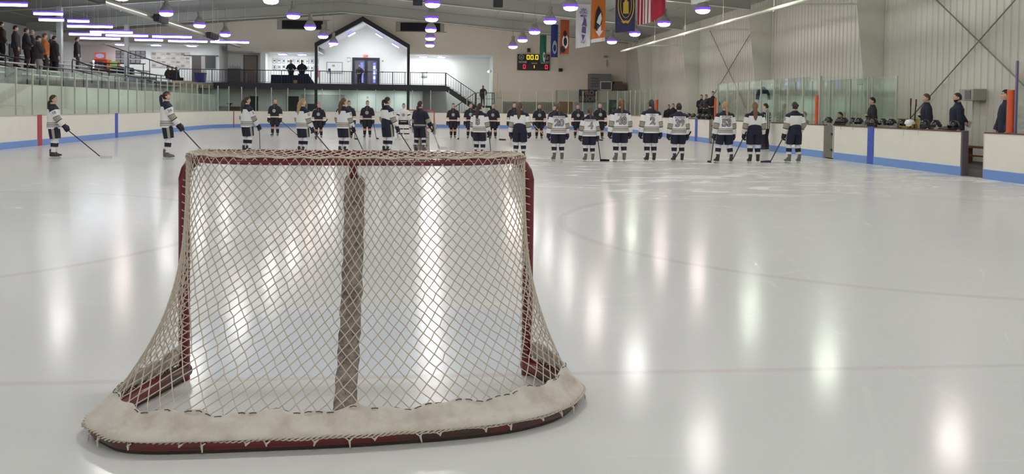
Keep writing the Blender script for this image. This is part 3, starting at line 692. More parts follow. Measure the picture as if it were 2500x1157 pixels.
# ================================================================ PEOPLE
random.seed(11)
SKIN = {'fair': mat('skin_fair', (0.62, 0.40, 0.30), 0.55, var=0.05), 'tan': mat('skin_tan', (0.48, 0.29, 0.20), 0.55, var=0.05), 'dark': mat('skin_dark', (0.16, 0.085, 0.055), 0.5, var=0.05)}
HAIRC = {'black': (0.012, 0.010, 0.010), 'dark': (0.030, 0.018, 0.013), 'brown': (0.085, 0.048, 0.028), 'auburn': (0.16, 0.075, 0.035), 'blond': (0.34, 0.225, 0.115), 'grey': (0.3, 0.29, 0.28)}
HAIR = {k: mat('hair_'+k, v, 0.5, var=0.3, scale=40) for k, v in HAIRC.items()}
CW = mat('jersey_white', (0.74, 0.74, 0.74), 0.8, var=0.03); CN = mat('team_navy', (0.009, 0.010, 0.030), 0.75, var=0.1)
CT = mat('team_khaki', (0.34, 0.30, 0.245), 0.8, var=0.05); CK = mat('jersey_black', (0.012, 0.012, 0.018), 0.75, var=0.1); CO = mat('team_orange', (0.72, 0.16, 0.035), 0.75)
CSALM = mat('stripe_salmon', (0.75, 0.36, 0.25), 0.8); CGREY = mat('number_grey', (0.30, 0.29, 0.31), 0.8); CEDGE = mat('number_edge', (0.05, 0.045, 0.09), 0.8)
BOOT = mat('boot_dark', (0.03, 0.028, 0.028), 0.45, var=0.3); BOOTG = mat('boot_grey', (0.13, 0.12, 0.11), 0.5, var=0.4, scale=20); HOLD = mat('blade_holder', (0.62, 0.62, 0.6), 0.4); STEEL = mat('blade_steel', (0.6, 0.6, 0.62), 0.25, 0.9)
GLOVE = mat('glove_navy', (0.010, 0.011, 0.028), 0.6, var=0.2); GLOVEK = mat('glove_black', (0.014, 0.013, 0.016), 0.6, var=0.2)
EYE_M = mat('eye_dark', (0.02, 0.015, 0.012), 0.3); LIP = mat('lips', (0.36, 0.13, 0.11), 0.5); WHITEPL = mat('white_pad', (0.78, 0.78, 0.76), 0.5); CRED = mat('crest_red', (0.45, 0.05, 0.05), 0.7)
_col = {}
def cloth(c):
    k = 'cloth_%02d_%02d_%02d' % tuple(int(x*99) for x in c)
    return mat(k, c, 0.85, var=0.15, scale=18)

def ell(cx, cy, z, a, b, n=22, ph=0.0, wob=0.0):
    return [Vector((cx+a*math.cos(2*PI*j/n)*(1+wob*math.sin(3*2*PI*j/n+ph)), cy+b*math.sin(2*PI*j/n)*(1+wob*math.sin(4*2*PI*j/n+ph*1.7)), z)) for j in range(n)]
def head_point(d, k=1.0, face=True):
    dx, dy, dz = d
    jaw = 1-0.20*max(0, -dz)**1.3
    x = 0.076*dx*jaw*k; y = 0.096*dy*(1-0.10*max(0, -dz))*k; z = 0.118*dz*k
    if face and dy > 0:
        y -= 0.010*dy*max(0, 1-abs(dz+.1))                                            # flatten the face
        y += 0.024*math.exp(-((dx/.15)**2+((dz+.14)/.17)**2))+0.010*math.exp(-((dx/.11)**2+((dz-.12)/.22)**2))   # nose
        y -= 0.010*(math.exp(-(((abs(dx)-.38)/.17)**2+((dz-.08)/.11)**2)))            # eye sockets
        y += 0.006*math.exp(-((dx/.5)**2+((dz-.27)/.10)**2))                          # brow
        y += 0.012*math.exp(-((dx/.30)**2+((dz+.80)/.20)**2))                         # chin
        y += 0.006*math.exp(-((dx/.26)**2+((dz+.47)/.09)**2))                         # mouth
    if face and dy < 0 and dz < -.3: y += 0.03*(-dz-.3)
    return Vector((x, y, z))
def head_dirs(n, m):
    for i in range(m+1):
        th = PI*min(max(i, 0.03), m-0.03)/m
        yield [(math.sin(th)*math.cos(2*PI*j/n), math.sin(th)*math.sin(2*PI*j/n), -math.cos(th)) for j in range(n)]
def ik(a, c, l1, l2, hint):
    a, c = Vector(a), Vector(c); d = c-a; L = min(d.length, (l1+l2)*0.995); dn = d.normalized()
    x = (l1*l1-l2*l2+L*L)/(2*L); h = math.sqrt(max(0, l1*l1-x*x)); hv = Vector(hint); hv = (hv-dn*hv.dot(dn)).normalized()
    return a+dn*x+hv*h, a+dn*L
def remesh(mb, voxel, name, m, parent):
    me = mb.mesh(name, m, True); o = bpy.data.objects.new(name, me); COL.objects.link(o)
    r = o.modifiers.new('r', 'REMESH'); r.mode = 'VOXEL'; r.voxel_size = voxel; r.use_smooth_shade = True
    s = o.modifiers.new('s', 'SMOOTH'); s.factor = 0.4; s.iterations = 2
    dg = bpy.context.evaluated_depsgraph_get(); dg.update()
    new = bpy.data.meshes.new_from_object(o.evaluated_get(dg)); bpy.data.objects.remove(o); bpy.data.meshes.remove(me)
    new.name = name; smooth_mesh(new); new.materials.clear(); new.materials.append(m)
    b = bpy.data.objects.new(name, new); link(b, parent); return b
def interp(rings, z):
    rings = sorted(rings); 
    if z <= rings[0][0]: return rings[0][1:]
    for p, q in zip(rings, rings[1:]):
        if z <= q[0]: k = (z-p[0])/max(1e-6, q[0]-p[0]); return tuple(p[i]+(q[i]-p[i])*k for i in (1, 2, 3))
    return rings[-1][1:]

def build_person(label, loc, yaw, H, kind, hands=((.27, .06, .80), (-.27, .06, .80)), hair='brown', style='ponytail', skin='fair', head=(0, 0), stance=.12, number=None, name_text=None,
                 pants='short', sit=False, voxel=0.010, group=None, colours=None, sleeve_no=None, boot='dark', extras=None, stride=0.0, feet=None):
    """local frame: facing +Y, right hand at +X, feet at z=0, 1.70 m tall before scaling"""
    s = H/1.70; c = colours or {}
    root = thing('person', label, 'person', loc, yaw, group, scale=s)
    skates = kind in ('white', 'black', 'goalie_white', 'goalie_dark', 'official')
    az = 0.135 if skates else 0.085
    dz = -0.42 if sit else 0.0
    V = Vector
    hipz = 0.90+dz
    hips = [V((sx*.085, 0, hipz-.02)) for sx in (1, -1)]
    ank = [V((sx*stance, (.40 if sit else 0)+(stride if sx > 0 else -stride), az)) for sx in (1, -1)]
    if feet: ank = [V((fx, fy, az)) for fx, fy in feet]
    knees = []
    for h, a in zip(hips, ank):
        LL = .42 if sit else (h-a).length*.5035; k, _ = ik(h, a, LL, LL, (0, 1, 0.3)); knees.append(k)
    sh = [V((sx*.175, 0, 1.352+dz)) for sx in (1, -1)]
    wr_, el = [], []
    for i, (sx, hd) in enumerate(zip((1, -1), hands)):
        hv = V(hd)+V((0, 0, dz)); e, w_ = ik(sh[i], hv, .285, .255, (sx*.45, -.45, -1) if hd[0]*sx > .19 else (sx*1.0, -.45, -.45)); el.append(e); wr_.append(w_)
    # ---- body: one continuous surface
    mb = MB()
    tor = [(.80, .13, .10, 0), (.88, .168, .115, 0), (.95, .158, .11, 0), (1.06, .128, .095, .005), (1.18, .148, .108, .008), (1.30, .168, .108, .0), (1.37, .128, .080, -.008), (1.415, .080, .062, -.012), (1.45, .056, .056, -.01)]
    mb.loft([ell(0, yo, z+dz, a, b) for z, a, b, yo in tor])
    hy, hp = head
    Rh = Matrix.Rotation(hy, 3, 'Z') @ Matrix.Rotation(hp, 3, 'X')
    hc = V((0, .012, 1.582+dz)); piv = V((0, -.01, 1.47+dz))
    hpos = lambda v: piv + Rh @ (V(v) + (hc-piv))
    mb.tube([(0, -.012, 1.40+dz), (0, -.008, 1.46+dz), hpos((0, -.02, -.05))], [.055, .052, .052], 14)
    mb.loft([[hpos(head_point(d)) for d in row] for row in head_dirs(28, 22)])
    for sx in (1, -1): mb.ball(hpos((sx*.076, -.008, -.008)), (.012, .020, .032), n=10, m=8)
    bare = not skates
    for i, sx in enumerate((1, -1)):
        mb.tube([V((sx*.10, 0, 1.345+dz)), sh[i], sh[i].lerp(el[i], .5), el[i], el[i].lerp(wr_[i], .35), wr_[i]], [.040, .040, .044, .040, .041, .028], 12, round_ends=True)
        fd = (wr_[i]-el[i]).normalized(); side = fd.cross(V((0, 1, 0))); side = side.normalized() if side.length > .2 else V((1, 0, 0)); back = side.cross(fd).normalized()
        fwd = V((0, 1, 0)); fwd = (fwd-fd*fwd.dot(fd)); fwd = fwd.normalized() if fwd.length > .2 else back
        inw = fd.cross(fwd); inw = inw if inw.x*sx < 0 else -inw
        # palm spans fwd axis, fingers curl inwards
        mb.tube([wr_[i], wr_[i]+fd*.045, wr_[i]+fd*.09], [.026, .036, .036], 10, round_ends=True, flat=1.0)
        for f_, (off, ln) in enumerate(((.033, .072), (.011, .082), (-.011, .077), (-.033, .060))):
            a0 = wr_[i]+fd*.085+fwd*off; mb.tube([a0, a0+fd*ln*.45+inw*.008, a0+fd*ln*.8+inw*.026, a0+fd*ln*.95+inw*.046], [.0105, .010, .0095, .008], 7, round_ends=True)
        a0 = wr_[i]+fd*.025+fwd*.028; mb.tube([a0, a0+fd*.03+fwd*.026+inw*.008, a0+fd*.062+fwd*.034+inw*.018], [.013, .012, .009], 7, round_ends=True)
        mb.tube([hips[i]+V((0, 0, .05)), hips[i], hips[i].lerp(knees[i], .5), knees[i], knees[i].lerp(ank[i], .35), ank[i]], [.085, .092, .075, .055, .055, .038], 12, round_ends=True)
        if skates: mb.tube([ank[i]+V((0, -.02, -.02)), ank[i]+V((0, .03, -.03))], [.03, .028], 10, round_ends=True)
        else: mb.tube([ank[i]+V((0, -.03, -.045)), ank[i]+V((0, .05, -.05)), ank[i]+V((sx*.008, .13, -.055))], [.036, .036, .024], 10, round_ends=True)
    body = remesh(mb, voxel, 'body', SKIN[skin], root)
    # ---- face
    for sx in (1, -1):
        MB().ball(hpos(head_point((sx*.37, .90, .08))+V((0, -.004, 0))), (.013, .008, .007), n=10, m=6).build('eye', EYE_M, root)
        MB().tube([hpos(head_point((sx*.20, .95, .25))+V((0, .002, 0))), hpos(head_point((sx*.40, .88, .28))+V((0, .003, 0))), hpos(head_point((sx*.55, .80, .24))+V((0, .002, 0)))], [.003, .0045, .003], 6).build('eyebrow', HAIR[hair if hair != 'blond' else 'brown'], root)
    MB().tube([hpos(head_point((x, .86, -.47))+V((0, .001, 0))) for x in (-.26, -.1, 0, .1, .26)], [.003, .0055, .006, .0055, .003], 6).build('mouth', LIP, root)
    # ---- hair
    if style not in ('mask', 'bald'):
        mb = MB(); n, m = 28, 22; rows = list(head_dirs(n, m)); k = 1.10 if style != 'short' else 1.055
        pts = [[hpos(head_point(d, k, False)+V((0, -.004, .003))) for d in row] for row in rows]
        o = len(mb.v); mb.v += [tuple(p) for r in pts for p in r]
        lowz = -.55 if style != 'short' else -.38
        for i in range(m):
            for j in range(n):
                d = rows[i][j]; dd = rows[i+1][(j+1) % n]; dy_, dz_ = (d[1]+dd[1])/2, (d[2]+dd[2])/2
                hl = .52 if dy_ > .55 else (.30 if dy_ > .30 else (.02 if dy_ > .05 else lowz))
                if dz_ > hl: mb.f.append([o+i*n+j, o+i*n+(j+1) % n, o+(i+1)*n+(j+1) % n, o+(i+1)*n+j]); mb.m.append(0)
        hh = mb.build('hair', HAIR[hair], root, angle=None)
        tails = {'ponytail': ([(0, -.098, .03), (0, -.14, .02), (0.005, -.155, -.06), (0.0, -.145, -.16), (0.004, -.14, -.27)], [.028, .036, .04, .034, .012]),
                 'lowtail': ([(0, -.10, -.05), (0, -.125, -.08), (0.0, -.13, -.16), (0.0, -.135, -.24), (0, -.135, -.31)], [.036, .036, .034, .028, .010]),
                 'long': ([(0, -.085, .0), (0, -.11, -.07), (0.01, -.13, -.18), (0.012, -.14, -.30), (0.01, -.135, -.42)], [.06, .066, .062, .052, .02]),
                 'braid': ([(0, -.10, -.02), (0.0, -.135, -.07), (-.02, -.14, -.15), (0.01, -.145, -.23), (-.015, -.145, -.30), (0, -.14, -.36)], [.04, .036, .034, .03, .026, .010]),
                 'bun': ([(0, -.095, .03), (0, -.13, .03), (0, -.16, .03)], [.03, .045, .03])}
        if style in tails:
            tp, tr = tails[style]; P_ = [hpos(p) if i < 2 else piv + Matrix.Rotation(hy*0.8, 3, 'Z') @ (V(p)+(hc-piv)) for i, p in enumerate(tp)]
            cpn = curve_pts(P_, 14); rr = [tr[min(len(tr)-1, int(i/14*(len(tr)-1)))]*(1-(i/14*(len(tr)-1) % 1))+tr[min(len(tr)-1, int(i/14*(len(tr)-1))+1)]*(i/14*(len(tr)-1) % 1) for i in range(15)]
            rr = [r_*(1+.07*math.sin(i*2.1)) for i, r_ in enumerate(rr)]
            MB().tube(cpn, rr, 10, round_ends=True).build('ponytail', HAIR[hair], hh)
    if extras and 'headband' in extras:
        MB().loft([[hpos(head_point((math.cos(2*PI*j/24)*math.sin(th), math.sin(2*PI*j/24)*math.sin(th), math.cos(th)), 1.12, False)) for j in range(24)] for th in (1.06, 1.22)], cap=False).build('headband', CRED, root)
    if extras and 'cap' in extras:
        mb = MB(); mb.loft([[hpos(head_point((math.cos(2*PI*j/24)*math.sin(th), math.sin(2*PI*j/24)*math.sin(th), math.cos(th)), 1.13, False)) for j in range(24)] for th in (1.25, 1.0, .7, .35, .03)])
        mb.tube([hpos((0, .07, .05)), hpos((0, .12, .045)), hpos((0, .165, .03))], [.065, .06, .04], 12, flat=.15); mb.build('cap', cloth((.03, .03, .04)), root)
    if extras and 'glasses' in extras:
        for sx in (1, -1): MB().tube([hpos(head_point((sx*.37, .90, .08))+V((.019*math.cos(a), .012, .014*math.sin(a)))) for a in [2*PI*k/12 for k in range(13)]], .0022, 5).build('glasses_rim', M_BLACK, root)
    if extras and 'beard' in extras:
        mb = MB(); n, m = 28, 22; rows = list(head_dirs(n, m)); o = 0; mb.v += [tuple(hpos(head_point(d, 1.04)+V((0, .002, 0)))) for row in rows for d in row]
        for i in range(m):
            for j in range(n):
                d = rows[i][j]
                if -0.98 < d[2] < -.42 and d[1] > -.1 and not (abs(d[0]) < .25 and -.56 < d[2] and d[1] > 0): mb.f.append([i*n+j, i*n+(j+1) % n, (i+1)*n+(j+1) % n, (i+1)*n+j]); mb.m.append(0)
        mb.build('beard', HAIR[hair], root, angle=None)
    # ---- clothes
    ph = random.uniform(0, 6)
    hockey = kind in ('white', 'black', 'goalie_white', 'goalie_dark')
    high = pants == 'high'
    if kind in ('white', 'goalie_dark'):
        Wt, Nv, Tn = (0, 1, 2) if kind == 'white' else (1, 1, 2)
        mats = [CW, CN, CT]
        if high: prof = [(1.00, .175, .13, 0, Wt), (1.05, .195, .14, 0, Wt), (1.10, .215, .15, 0, Wt), (1.20, .228, .155, 0, Wt), (1.27, .234, .152, 0, Wt), (1.325, .232, .140, 0, Nv)]
        else: prof = [(.80, .222, .165, 0, Wt), (.852, .228, .166, 0, Nv), (.866, .228, .166, 0, Wt), (.882, .229, .166, 0, Tn), (.938, .230, .164, 0, Wt), (.955, .230, .163, 0, Nv), (.97, .230, .162, 0, Wt), (1.06, .226, .158, 0, Wt), (1.18, .232, .158, 0, Wt), (1.27, .238, .152, 0, Wt), (1.325, .234, .140, 0, Nv)]
        prof += [(1.365, .206, .126, -.005, Nv), (1.40, .150, .105, -.01, Nv), (1.435, .100, .080, -.012, Nv), (1.465, .072, .068, -.01, Nv)]
        sb = [Nv, Nv, Wt, Wt, Nv, Tn, Nv, Wt, Wt]
    elif kind in ('black', 'goalie_white'):
        mats = [CK, CW, CSALM]
        base = 0 if kind == 'black' else 1
        hem = (1, 2, 1) if kind == 'black' else (0, 0, 0)
        prof = [(.84, .222, .162, 0, base), (.865, .226, .163, 0, hem[0]), (.88, .228, .163, 0, hem[1]), (.905, .228, .163, 0, hem[2]), (.92, .228, .162, 0, base), (1.05, .226, .158, 0, base), (1.18, .232, .158, 0, base), (1.30, .238, .150, 0, base),
                (1.36, .208, .128, -.004, base), (1.40, .150, .105, -.01, base), (1.435, .100, .080, -.012, base), (1.465, .072, .068, -.01, base)]
        sb = [base, base, base, base, hem[0], hem[1], hem[2], base, base] if kind == 'black' else [1, 1, 1, 0, 1, 1, 1, 1, 1]
    else:
        jc = c.get('top', (.02, .02, .03)); mats = [cloth(jc), cloth(c.get('accent', tuple(min(1, x*1.4) for x in jc)))]
        if kind == 'official': mats = [mat('stripe_shirt', (0.72, 0.72, 0.70), .8), CK]
        lz = c.get('hem', .80)
        prof = [(lz, .195, .14, 0, 0), (.92, .192, .138, 0, 0), (1.06, .178, .132, .004, 0), (1.20, .190, .135, .006, 0), (1.31, .196, .128, 0, 0), (1.37, .172, .108, -.006, 0), (1.42, .105, .080, -.01, 0), (1.45, .072, .07, -.008, 1), (1.48, .066, .066, -.006, 1)]
        if c.get('fat'): prof = [(z, a*1.14, b*1.22, y+.01, mi) if z < 1.34 else (z, a*1.05, b, y, mi) for z, a, b, y, mi in prof]
        sb = [0]*8+[1]
    prof_full = []
    for p, q_ in zip(prof, prof[1:]):
        prof_full.append(p)
        if q_[0]-p[0] > .06:
            k = .5; prof_full.append((p[0]+(q_[0]-p[0])*k, p[1]+(q_[1]-p[1])*k+.003, p[2]+(q_[2]-p[2])*k, p[3], p[4]))
    prof_full.append(prof[-1])
    sc_tor = lambda z: .012*math.sin(z*31+ph)
    mb = MB()
    if kind == 'official':
        n = 28; mb.loft([ell(0, yo, z+dz, a, b, n) for z, a, b, yo, _ in prof_full], mi=lambda i, j: 1 if (j//1) % 2 else 0)
    else:
        mb.loft([ell(0, yo, z+dz, a*(1+.25*sc_tor(z)), b, 24, ph+z*7, .022) for z, a, b, yo, _ in prof_full], mi=[p[4] for p in prof_full][:-1])
    hw = 1.0 if hockey else .86
    for i, sx in enumerate((1, -1)):
        e2 = el[i]+V((0, -.01, 0)); s0 = V((sx*(.12 if hockey else .11), -.003, 1.345+dz)); s1 = sh[i]+V((sx*.010, 0, -.036)); wend = wr_[i]+(wr_[i]-el[i]).normalized()*(-.005)
        ptl = [s0, s1, s1.lerp(e2, .3), s1.lerp(e2, .62), s1.lerp(e2, .85), e2, e2.lerp(wend, .14), e2.lerp(wend, .50), e2.lerp(wend, .64), wend]
        rad = [.055, .086, .093, .092, .090, .090, .090, .084, .083, .080]
        if kind in ('white', 'goalie_dark'): ms = [sb[0], sb[0], 1 if kind == 'goalie_dark' else 0, 1 if kind == 'goalie_dark' else 0, 1, 2, 2, 1, 1 if kind == 'goalie_dark' else 0]; ptl[2] = s1.lerp(e2, .17); ptl[5] = s1.lerp(e2, .9); ptl[6] = e2; ptl[7] = e2.lerp(wend, .36); ptl[8] = e2.lerp(wend, .44)
        elif kind == 'black': ms = [0, 0, 0, 0, 0, 0, 1, 2, 1]; ptl[6] = e2.lerp(wend, .30); ptl[7] = e2.lerp(wend, .42); ptl[8] = e2.lerp(wend, .62)
        else: ms = sb
        mb.ball(V((sx*(.172 if hockey else .150), -.004, (1.333 if hockey else 1.338)+dz)), (.088*max(hw, .93), .092*hw, .062*max(hw, .97)), mi=(1 if kind == 'official' else ms[0]), n=16, m=10)
        rad = [r_*hw*(1+.05*math.sin(k*2.3+ph+i)) for k, r_ in enumerate(rad)]
        if kind == 'official':
            fn = lambda i_, j_: 1 if (i_ % 2) else 0
            ptl = [s0]+[s1.lerp(e2, k/5) for k in range(6)]+[e2.lerp(wend, k/5) for k in range(1, 6)]; rad = [.06]+[.066]*6+[.058]*5
            mb.tube(ptl, rad, 14, mi=fn, cap=True)
        else: mb.tube(ptl, rad, 16, mi=lambda i_, j_, ms=ms: ms[min(i_, len(ms)-1)], cap=True)
    top = mb.build('jersey' if hockey or kind == 'official' else c.get('topname', 'jacket'), mats, root, angle=1.2)
    rl = [(z, a, b, yo) for z, a, b, yo, _ in prof_full]
    def on_torso(me_list, z, back=True, x0=0.0):
        for o in me_list:
            for v in o.data.vertices:
                a, b, yo = interp(rl, v.co.y+z); xx = max(-.97, min(.97, (v.co.x+x0)/a)); yy = b*math.sqrt(1-xx*xx)+v.co.z+.006
                v.co = V((v.co.x+x0 if back else -(v.co.x+x0), (yo-yy) if back else (yo+yy), v.co.y+z+dz))
    def letters(nm, txt, size, m_, z, back=True, bold=.0, lift=0.0, sp=1.0):
        me = text_mesh(txt, size, bold, 0.0, sp); me.materials.append(m_)
        for v in me.vertices: v.co.z += lift
        o = bpy.data.objects.new(nm, me); link(o, top); on_torso([o], z, back); return o
    if number:
        nz = 1.12 if not high else 1.20; ns = .27 if not high else .2
        letters('number_edge', number, ns, CEDGE, nz, True, .018); letters('number', number, ns, CGREY, nz, True, .006, .003)
    if name_text: letters('name_lettering', name_text, .078, CGREY, 1.285 if not high else 1.32, True, .004, .004, 1.0)
    if sleeve_no:
        for i, sx in enumerate((1, -1)):
            me = text_mesh(sleeve_no, .10, .006, 0, 1.0); me.materials.append(CGREY if kind == 'white' else CO)
            o = bpy.data.objects.new('sleeve_number', me); link(o, top)
            ax = (el[i]-sh[i]).normalized(); ctr = sh[i].lerp(el[i], .52); outv = V((sx, 0, 0)); outv = (outv-ax*outv.dot(ax)).normalized(); rt = (-ax).cross(outv)
            for v in me.vertices: v.co = ctr + rt*v.co.x - ax*v.co.y + outv*(.102*math.sqrt(max(.1, 1-(v.co.x/.102)**2))+.004)
    if kind == 'black' or kind == 'goalie_white':
        for nm, r0, r1, m_, lf in (('crest_ring', .0, .072, CW if kind == 'black' else CK, .002), ('crest_disc', .0, .054, CK if kind == 'black' else CW, .004), ('crest_mark', .0, .034, CW if kind == 'black' else CRED, .006), ('crest_dot', 0, .016, CRED if kind == 'black' else CK, .008)):
            me = bpy.data.meshes.new(nm); nn = 20
            me.from_pydata([(0, 0, lf)]+[(r1*math.cos(2*PI*k/nn), r1*math.sin(2*PI*k/nn)*1.05, lf) for k in range(nn)], [], [(0, k+1, (k+1) % nn+1) for k in range(nn)]); me.materials.append(m_)
            o = bpy.data.objects.new(nm, me); link(o, top); on_torso([o], 1.16, False)
    if kind == 'black':
        for sx in (1, -1):      # white piping over the shoulders and the neck laces
            MB().tube([V((sx*.10, .088, 1.405+dz)), V((sx*.19, .075, 1.385+dz)), V((sx*.262, .055, 1.33+dz)), V((sx*.288, .02, 1.25+dz))], [.006, .008, .008, .005], 6, flat=.7).build('shoulder_piping', CW, top)
        MB().tube([V((.012, .085, 1.43+dz)), V((-.012, .115, 1.38+dz)), V((.010, .14, 1.33+dz)), V((0, .152, 1.29+dz))], .006, 6).build('neck_lace', mat('lace_khaki', (.25, .22, .12), .8), top)
    # ---- lower body
    if pants in ('short', 'high', 'goalie'):
        pm = [CN if kind in ('white', 'goalie_dark') else CK, CT, CW]
        mb = MB(); tz = 1.06 if high else .97
        pr_ = [(.80, .185, .150), (.88, .192, .155), (.95, .188, .152), (tz-.02, .185, .148), (tz, .170, .14)]
        if high: pr_ = [(.80, .19, .15), (.88, .20, .16), (.96, .20, .165), (1.02, .188, .168), (1.07, .172, .160), (1.09, .15, .145)]
        mb.loft([ell(0, 0, z+dz, a, b, 24) for z, a, b in pr_])
        for i, sx in enumerate((1, -1)):
            kz = knees[i]+V((0, 0, .03 if kind != 'goalie_dark' else .0)); top_ = hips[i]+V((sx*.008, 0, .02)); pts_ = [top_, top_.lerp(kz, .3), top_.lerp(kz, .65), kz]
            stripe_ = kind == 'white' or kind == 'goalie_dark'
            n = 24
            mb.tube(pts_, [.115, .128, .126, .118], n, mi=(lambda i_, j_, sx=sx: (1 if ((j_ in (23, 0) and sx > 0) or (j_ in (11, 12) and sx < 0)) else 0) if stripe_ else 0))
        mb.build('hockey_pants', pm, root, angle=1.2)
        for i, sx in enumerate((1, -1)):
            k0 = knees[i]+V((0, -.005, .05)); a0 = ank[i]+V((0, .004, .045)); L = lambda t: k0.lerp(a0, t)
            if kind in ('white', 'goalie_dark'): sm = [CW, CN, CT]; ts = [0, .25, .36, .40, .62, .66, .70, 1.0]; ms = [0, 0, 1, 1, 0, 1, 0]; rr = [.072, .078, .080, .080, .074, .073, .072, .062]; ms = [0, 0, 1, 1, 2, 0, 0]
            else: sm = [CK, CO, CW]; ts = [0, .28, .32, .46, .50, .75, 1.0]; ms = [0, 2, 1, 2, 0, 0]; rr = [.070, .076, .077, .076, .074, .066, .058]
            MB().tube([L(t) for t in ts], rr, 14, mi=lambda i_, j_, ms=ms: ms[min(i_, len(ms)-1)]).build('sock', sm, root, angle=1.2)
    elif pants == 'trousers':
        mb = MB(); tm = cloth(c.get('legs', (.03, .03, .04))) if kind != 'official' else CK
        mb.loft([ell(0, 0, z+dz, a, b, 20) for z, a, b in ((.80, .15, .12), (.88, .178, .13), (.96, .172, .126), (1.02, .158, .12))])
        for i, sx in enumerate((1, -1)):
            e_ = ank[i]+V((0, -.01, -.01 if not skates else .03)); mb.tube([hips[i]+V((0, 0, .03)), hips[i].lerp(knees[i], .5), knees[i], knees[i].lerp(e_, .5), e_], [.105, .098, .082, .076, .070], 16)
        mb.build('trousers', tm, root, angle=1.2)
    # ---- feet
    for i, sx in enumerate((1, -1)):
        A = ank[i]; yw = -sx*.18
        Rf = Matrix.Rotation(yw, 3, 'Z'); q = lambda x, y, z: V((A.x, A.y, 0))+Rf @ V((x, y, z))
        if skates:
            bmtl = BOOT if boot == 'dark' else BOOTG
            mb = MB()
            mb.loft([[q(a*math.cos(t)*1, yc+b*math.sin(t), z) for t in [2*PI*k/16 for k in range(16)]] for z, a, b, yc in ((.068, .040, .125, .045), (.085, .046, .135, .047), (.11, .046, .128, .04), (.135, .046, .085, .0), (.17, .046, .066, -.02), (.21, .050, .066, -.022), (.245, .054, .066, -.018), (.262, .046, .058, -.016))])
            b_ = mb.build('skate', bmtl, root)
            mb = MB(); mb.tube([q(0, .10, .075), q(0, .10, .035)], [.026, .014], 8); mb.tube([q(0, -.045, .075), q(0, -.045, .035)], [.026, .014], 8); mb.tube([q(0, -.08, .036), q(0, .02, .038), q(0, .15, .036)], .012, 8); mb.build('blade_holder', HOLD, b_)
            MB().loft([[q(x, y, z) for x, z in ((-.003, .0), (.003, .0), (.003, .034), (-.003, .034))] for y in (-.095, -.06, .03, .12, .165)]).build('blade', STEEL, b_)
            if kind in ('white', 'black'): MB().tube([q(0, .055, .145), q(0.0, .035, .19), q(0, .03, .23)], [.016, .018, .02], 8).build('tongue', HOLD if boot == 'grey' else BOOTG, b_)
        else:
            MB().loft([[q(a*math.cos(t), yc+b*math.sin(t), z) for t in [2*PI*k/16 for k in range(16)]] for z, a, b, yc in ((.0, .042, .125, .045), (.025, .046, .132, .047), (.06, .044, .115, .035), (.095, .043, .066, -.01), (.12, .045, .06, -.015))]).build('shoe', cloth(c.get('shoes', (.03, .025, .02))), root)
    # ---- gloves
    if hockey:
        gm = GLOVE if kind in ('white', 'goalie_dark') else GLOVEK
        for i, sx in enumerate((1, -1)):
            fd = (wr_[i]-el[i]).normalized(); fwd = V((0, 1, 0)); fwd = (fwd-fd*fwd.dot(fd)); fwd = fwd.normalized() if fwd.length > .2 else V((0, 0, 1)); inw = fd.cross(fwd); inw = inw if inw.x*sx < 0 else -inw
            W0 = wr_[i]; mb = MB()
            mb.tube([W0-fd*.05, W0-fd*.01, W0+fd*.02], [.060, .062, .056], 14)
            mb.tube([W0+fd*.0, W0+fd*.05, W0+fd*.10], [.052, .058, .056], 14, round_ends=True)
            for off in (.042, .015, -.014, -.042):
                a0 = W0+fd*.095+fwd*off-inw*.006; mb.tube([a0, a0+fd*.05+inw*.004, a0+fd*.078+inw*.034, a0+fd*.066+inw*.064], [.021, .021, .019, .016], 8, round_ends=True)
            a0 = W0+fd*.03+fwd*.045+inw*.01; mb.tube([a0, a0+fd*.04+fwd*.022+inw*.02, a0+fd*.08+fwd*.022+inw*.035], [.022, .021, .018], 8, round_ends=True)
            mb.build('glove', gm, root, angle=1.0)
    root['grip_r'] = 0
    wp = []
    Rz = Matrix.Rotation(yaw, 3, 'Z')
    for i in range(2):
        fd = (wr_[i]-el[i]).normalized(); g_ = wr_[i]+fd*.11; sx = 1 if i == 0 else -1
        wp.append(V(loc)+Rz @ (g_*s))
    del root['grip_r']
    return root, wp, dict(el=el, wr=wr_, hips=hips, knees=knees, ank=ank, s=s)

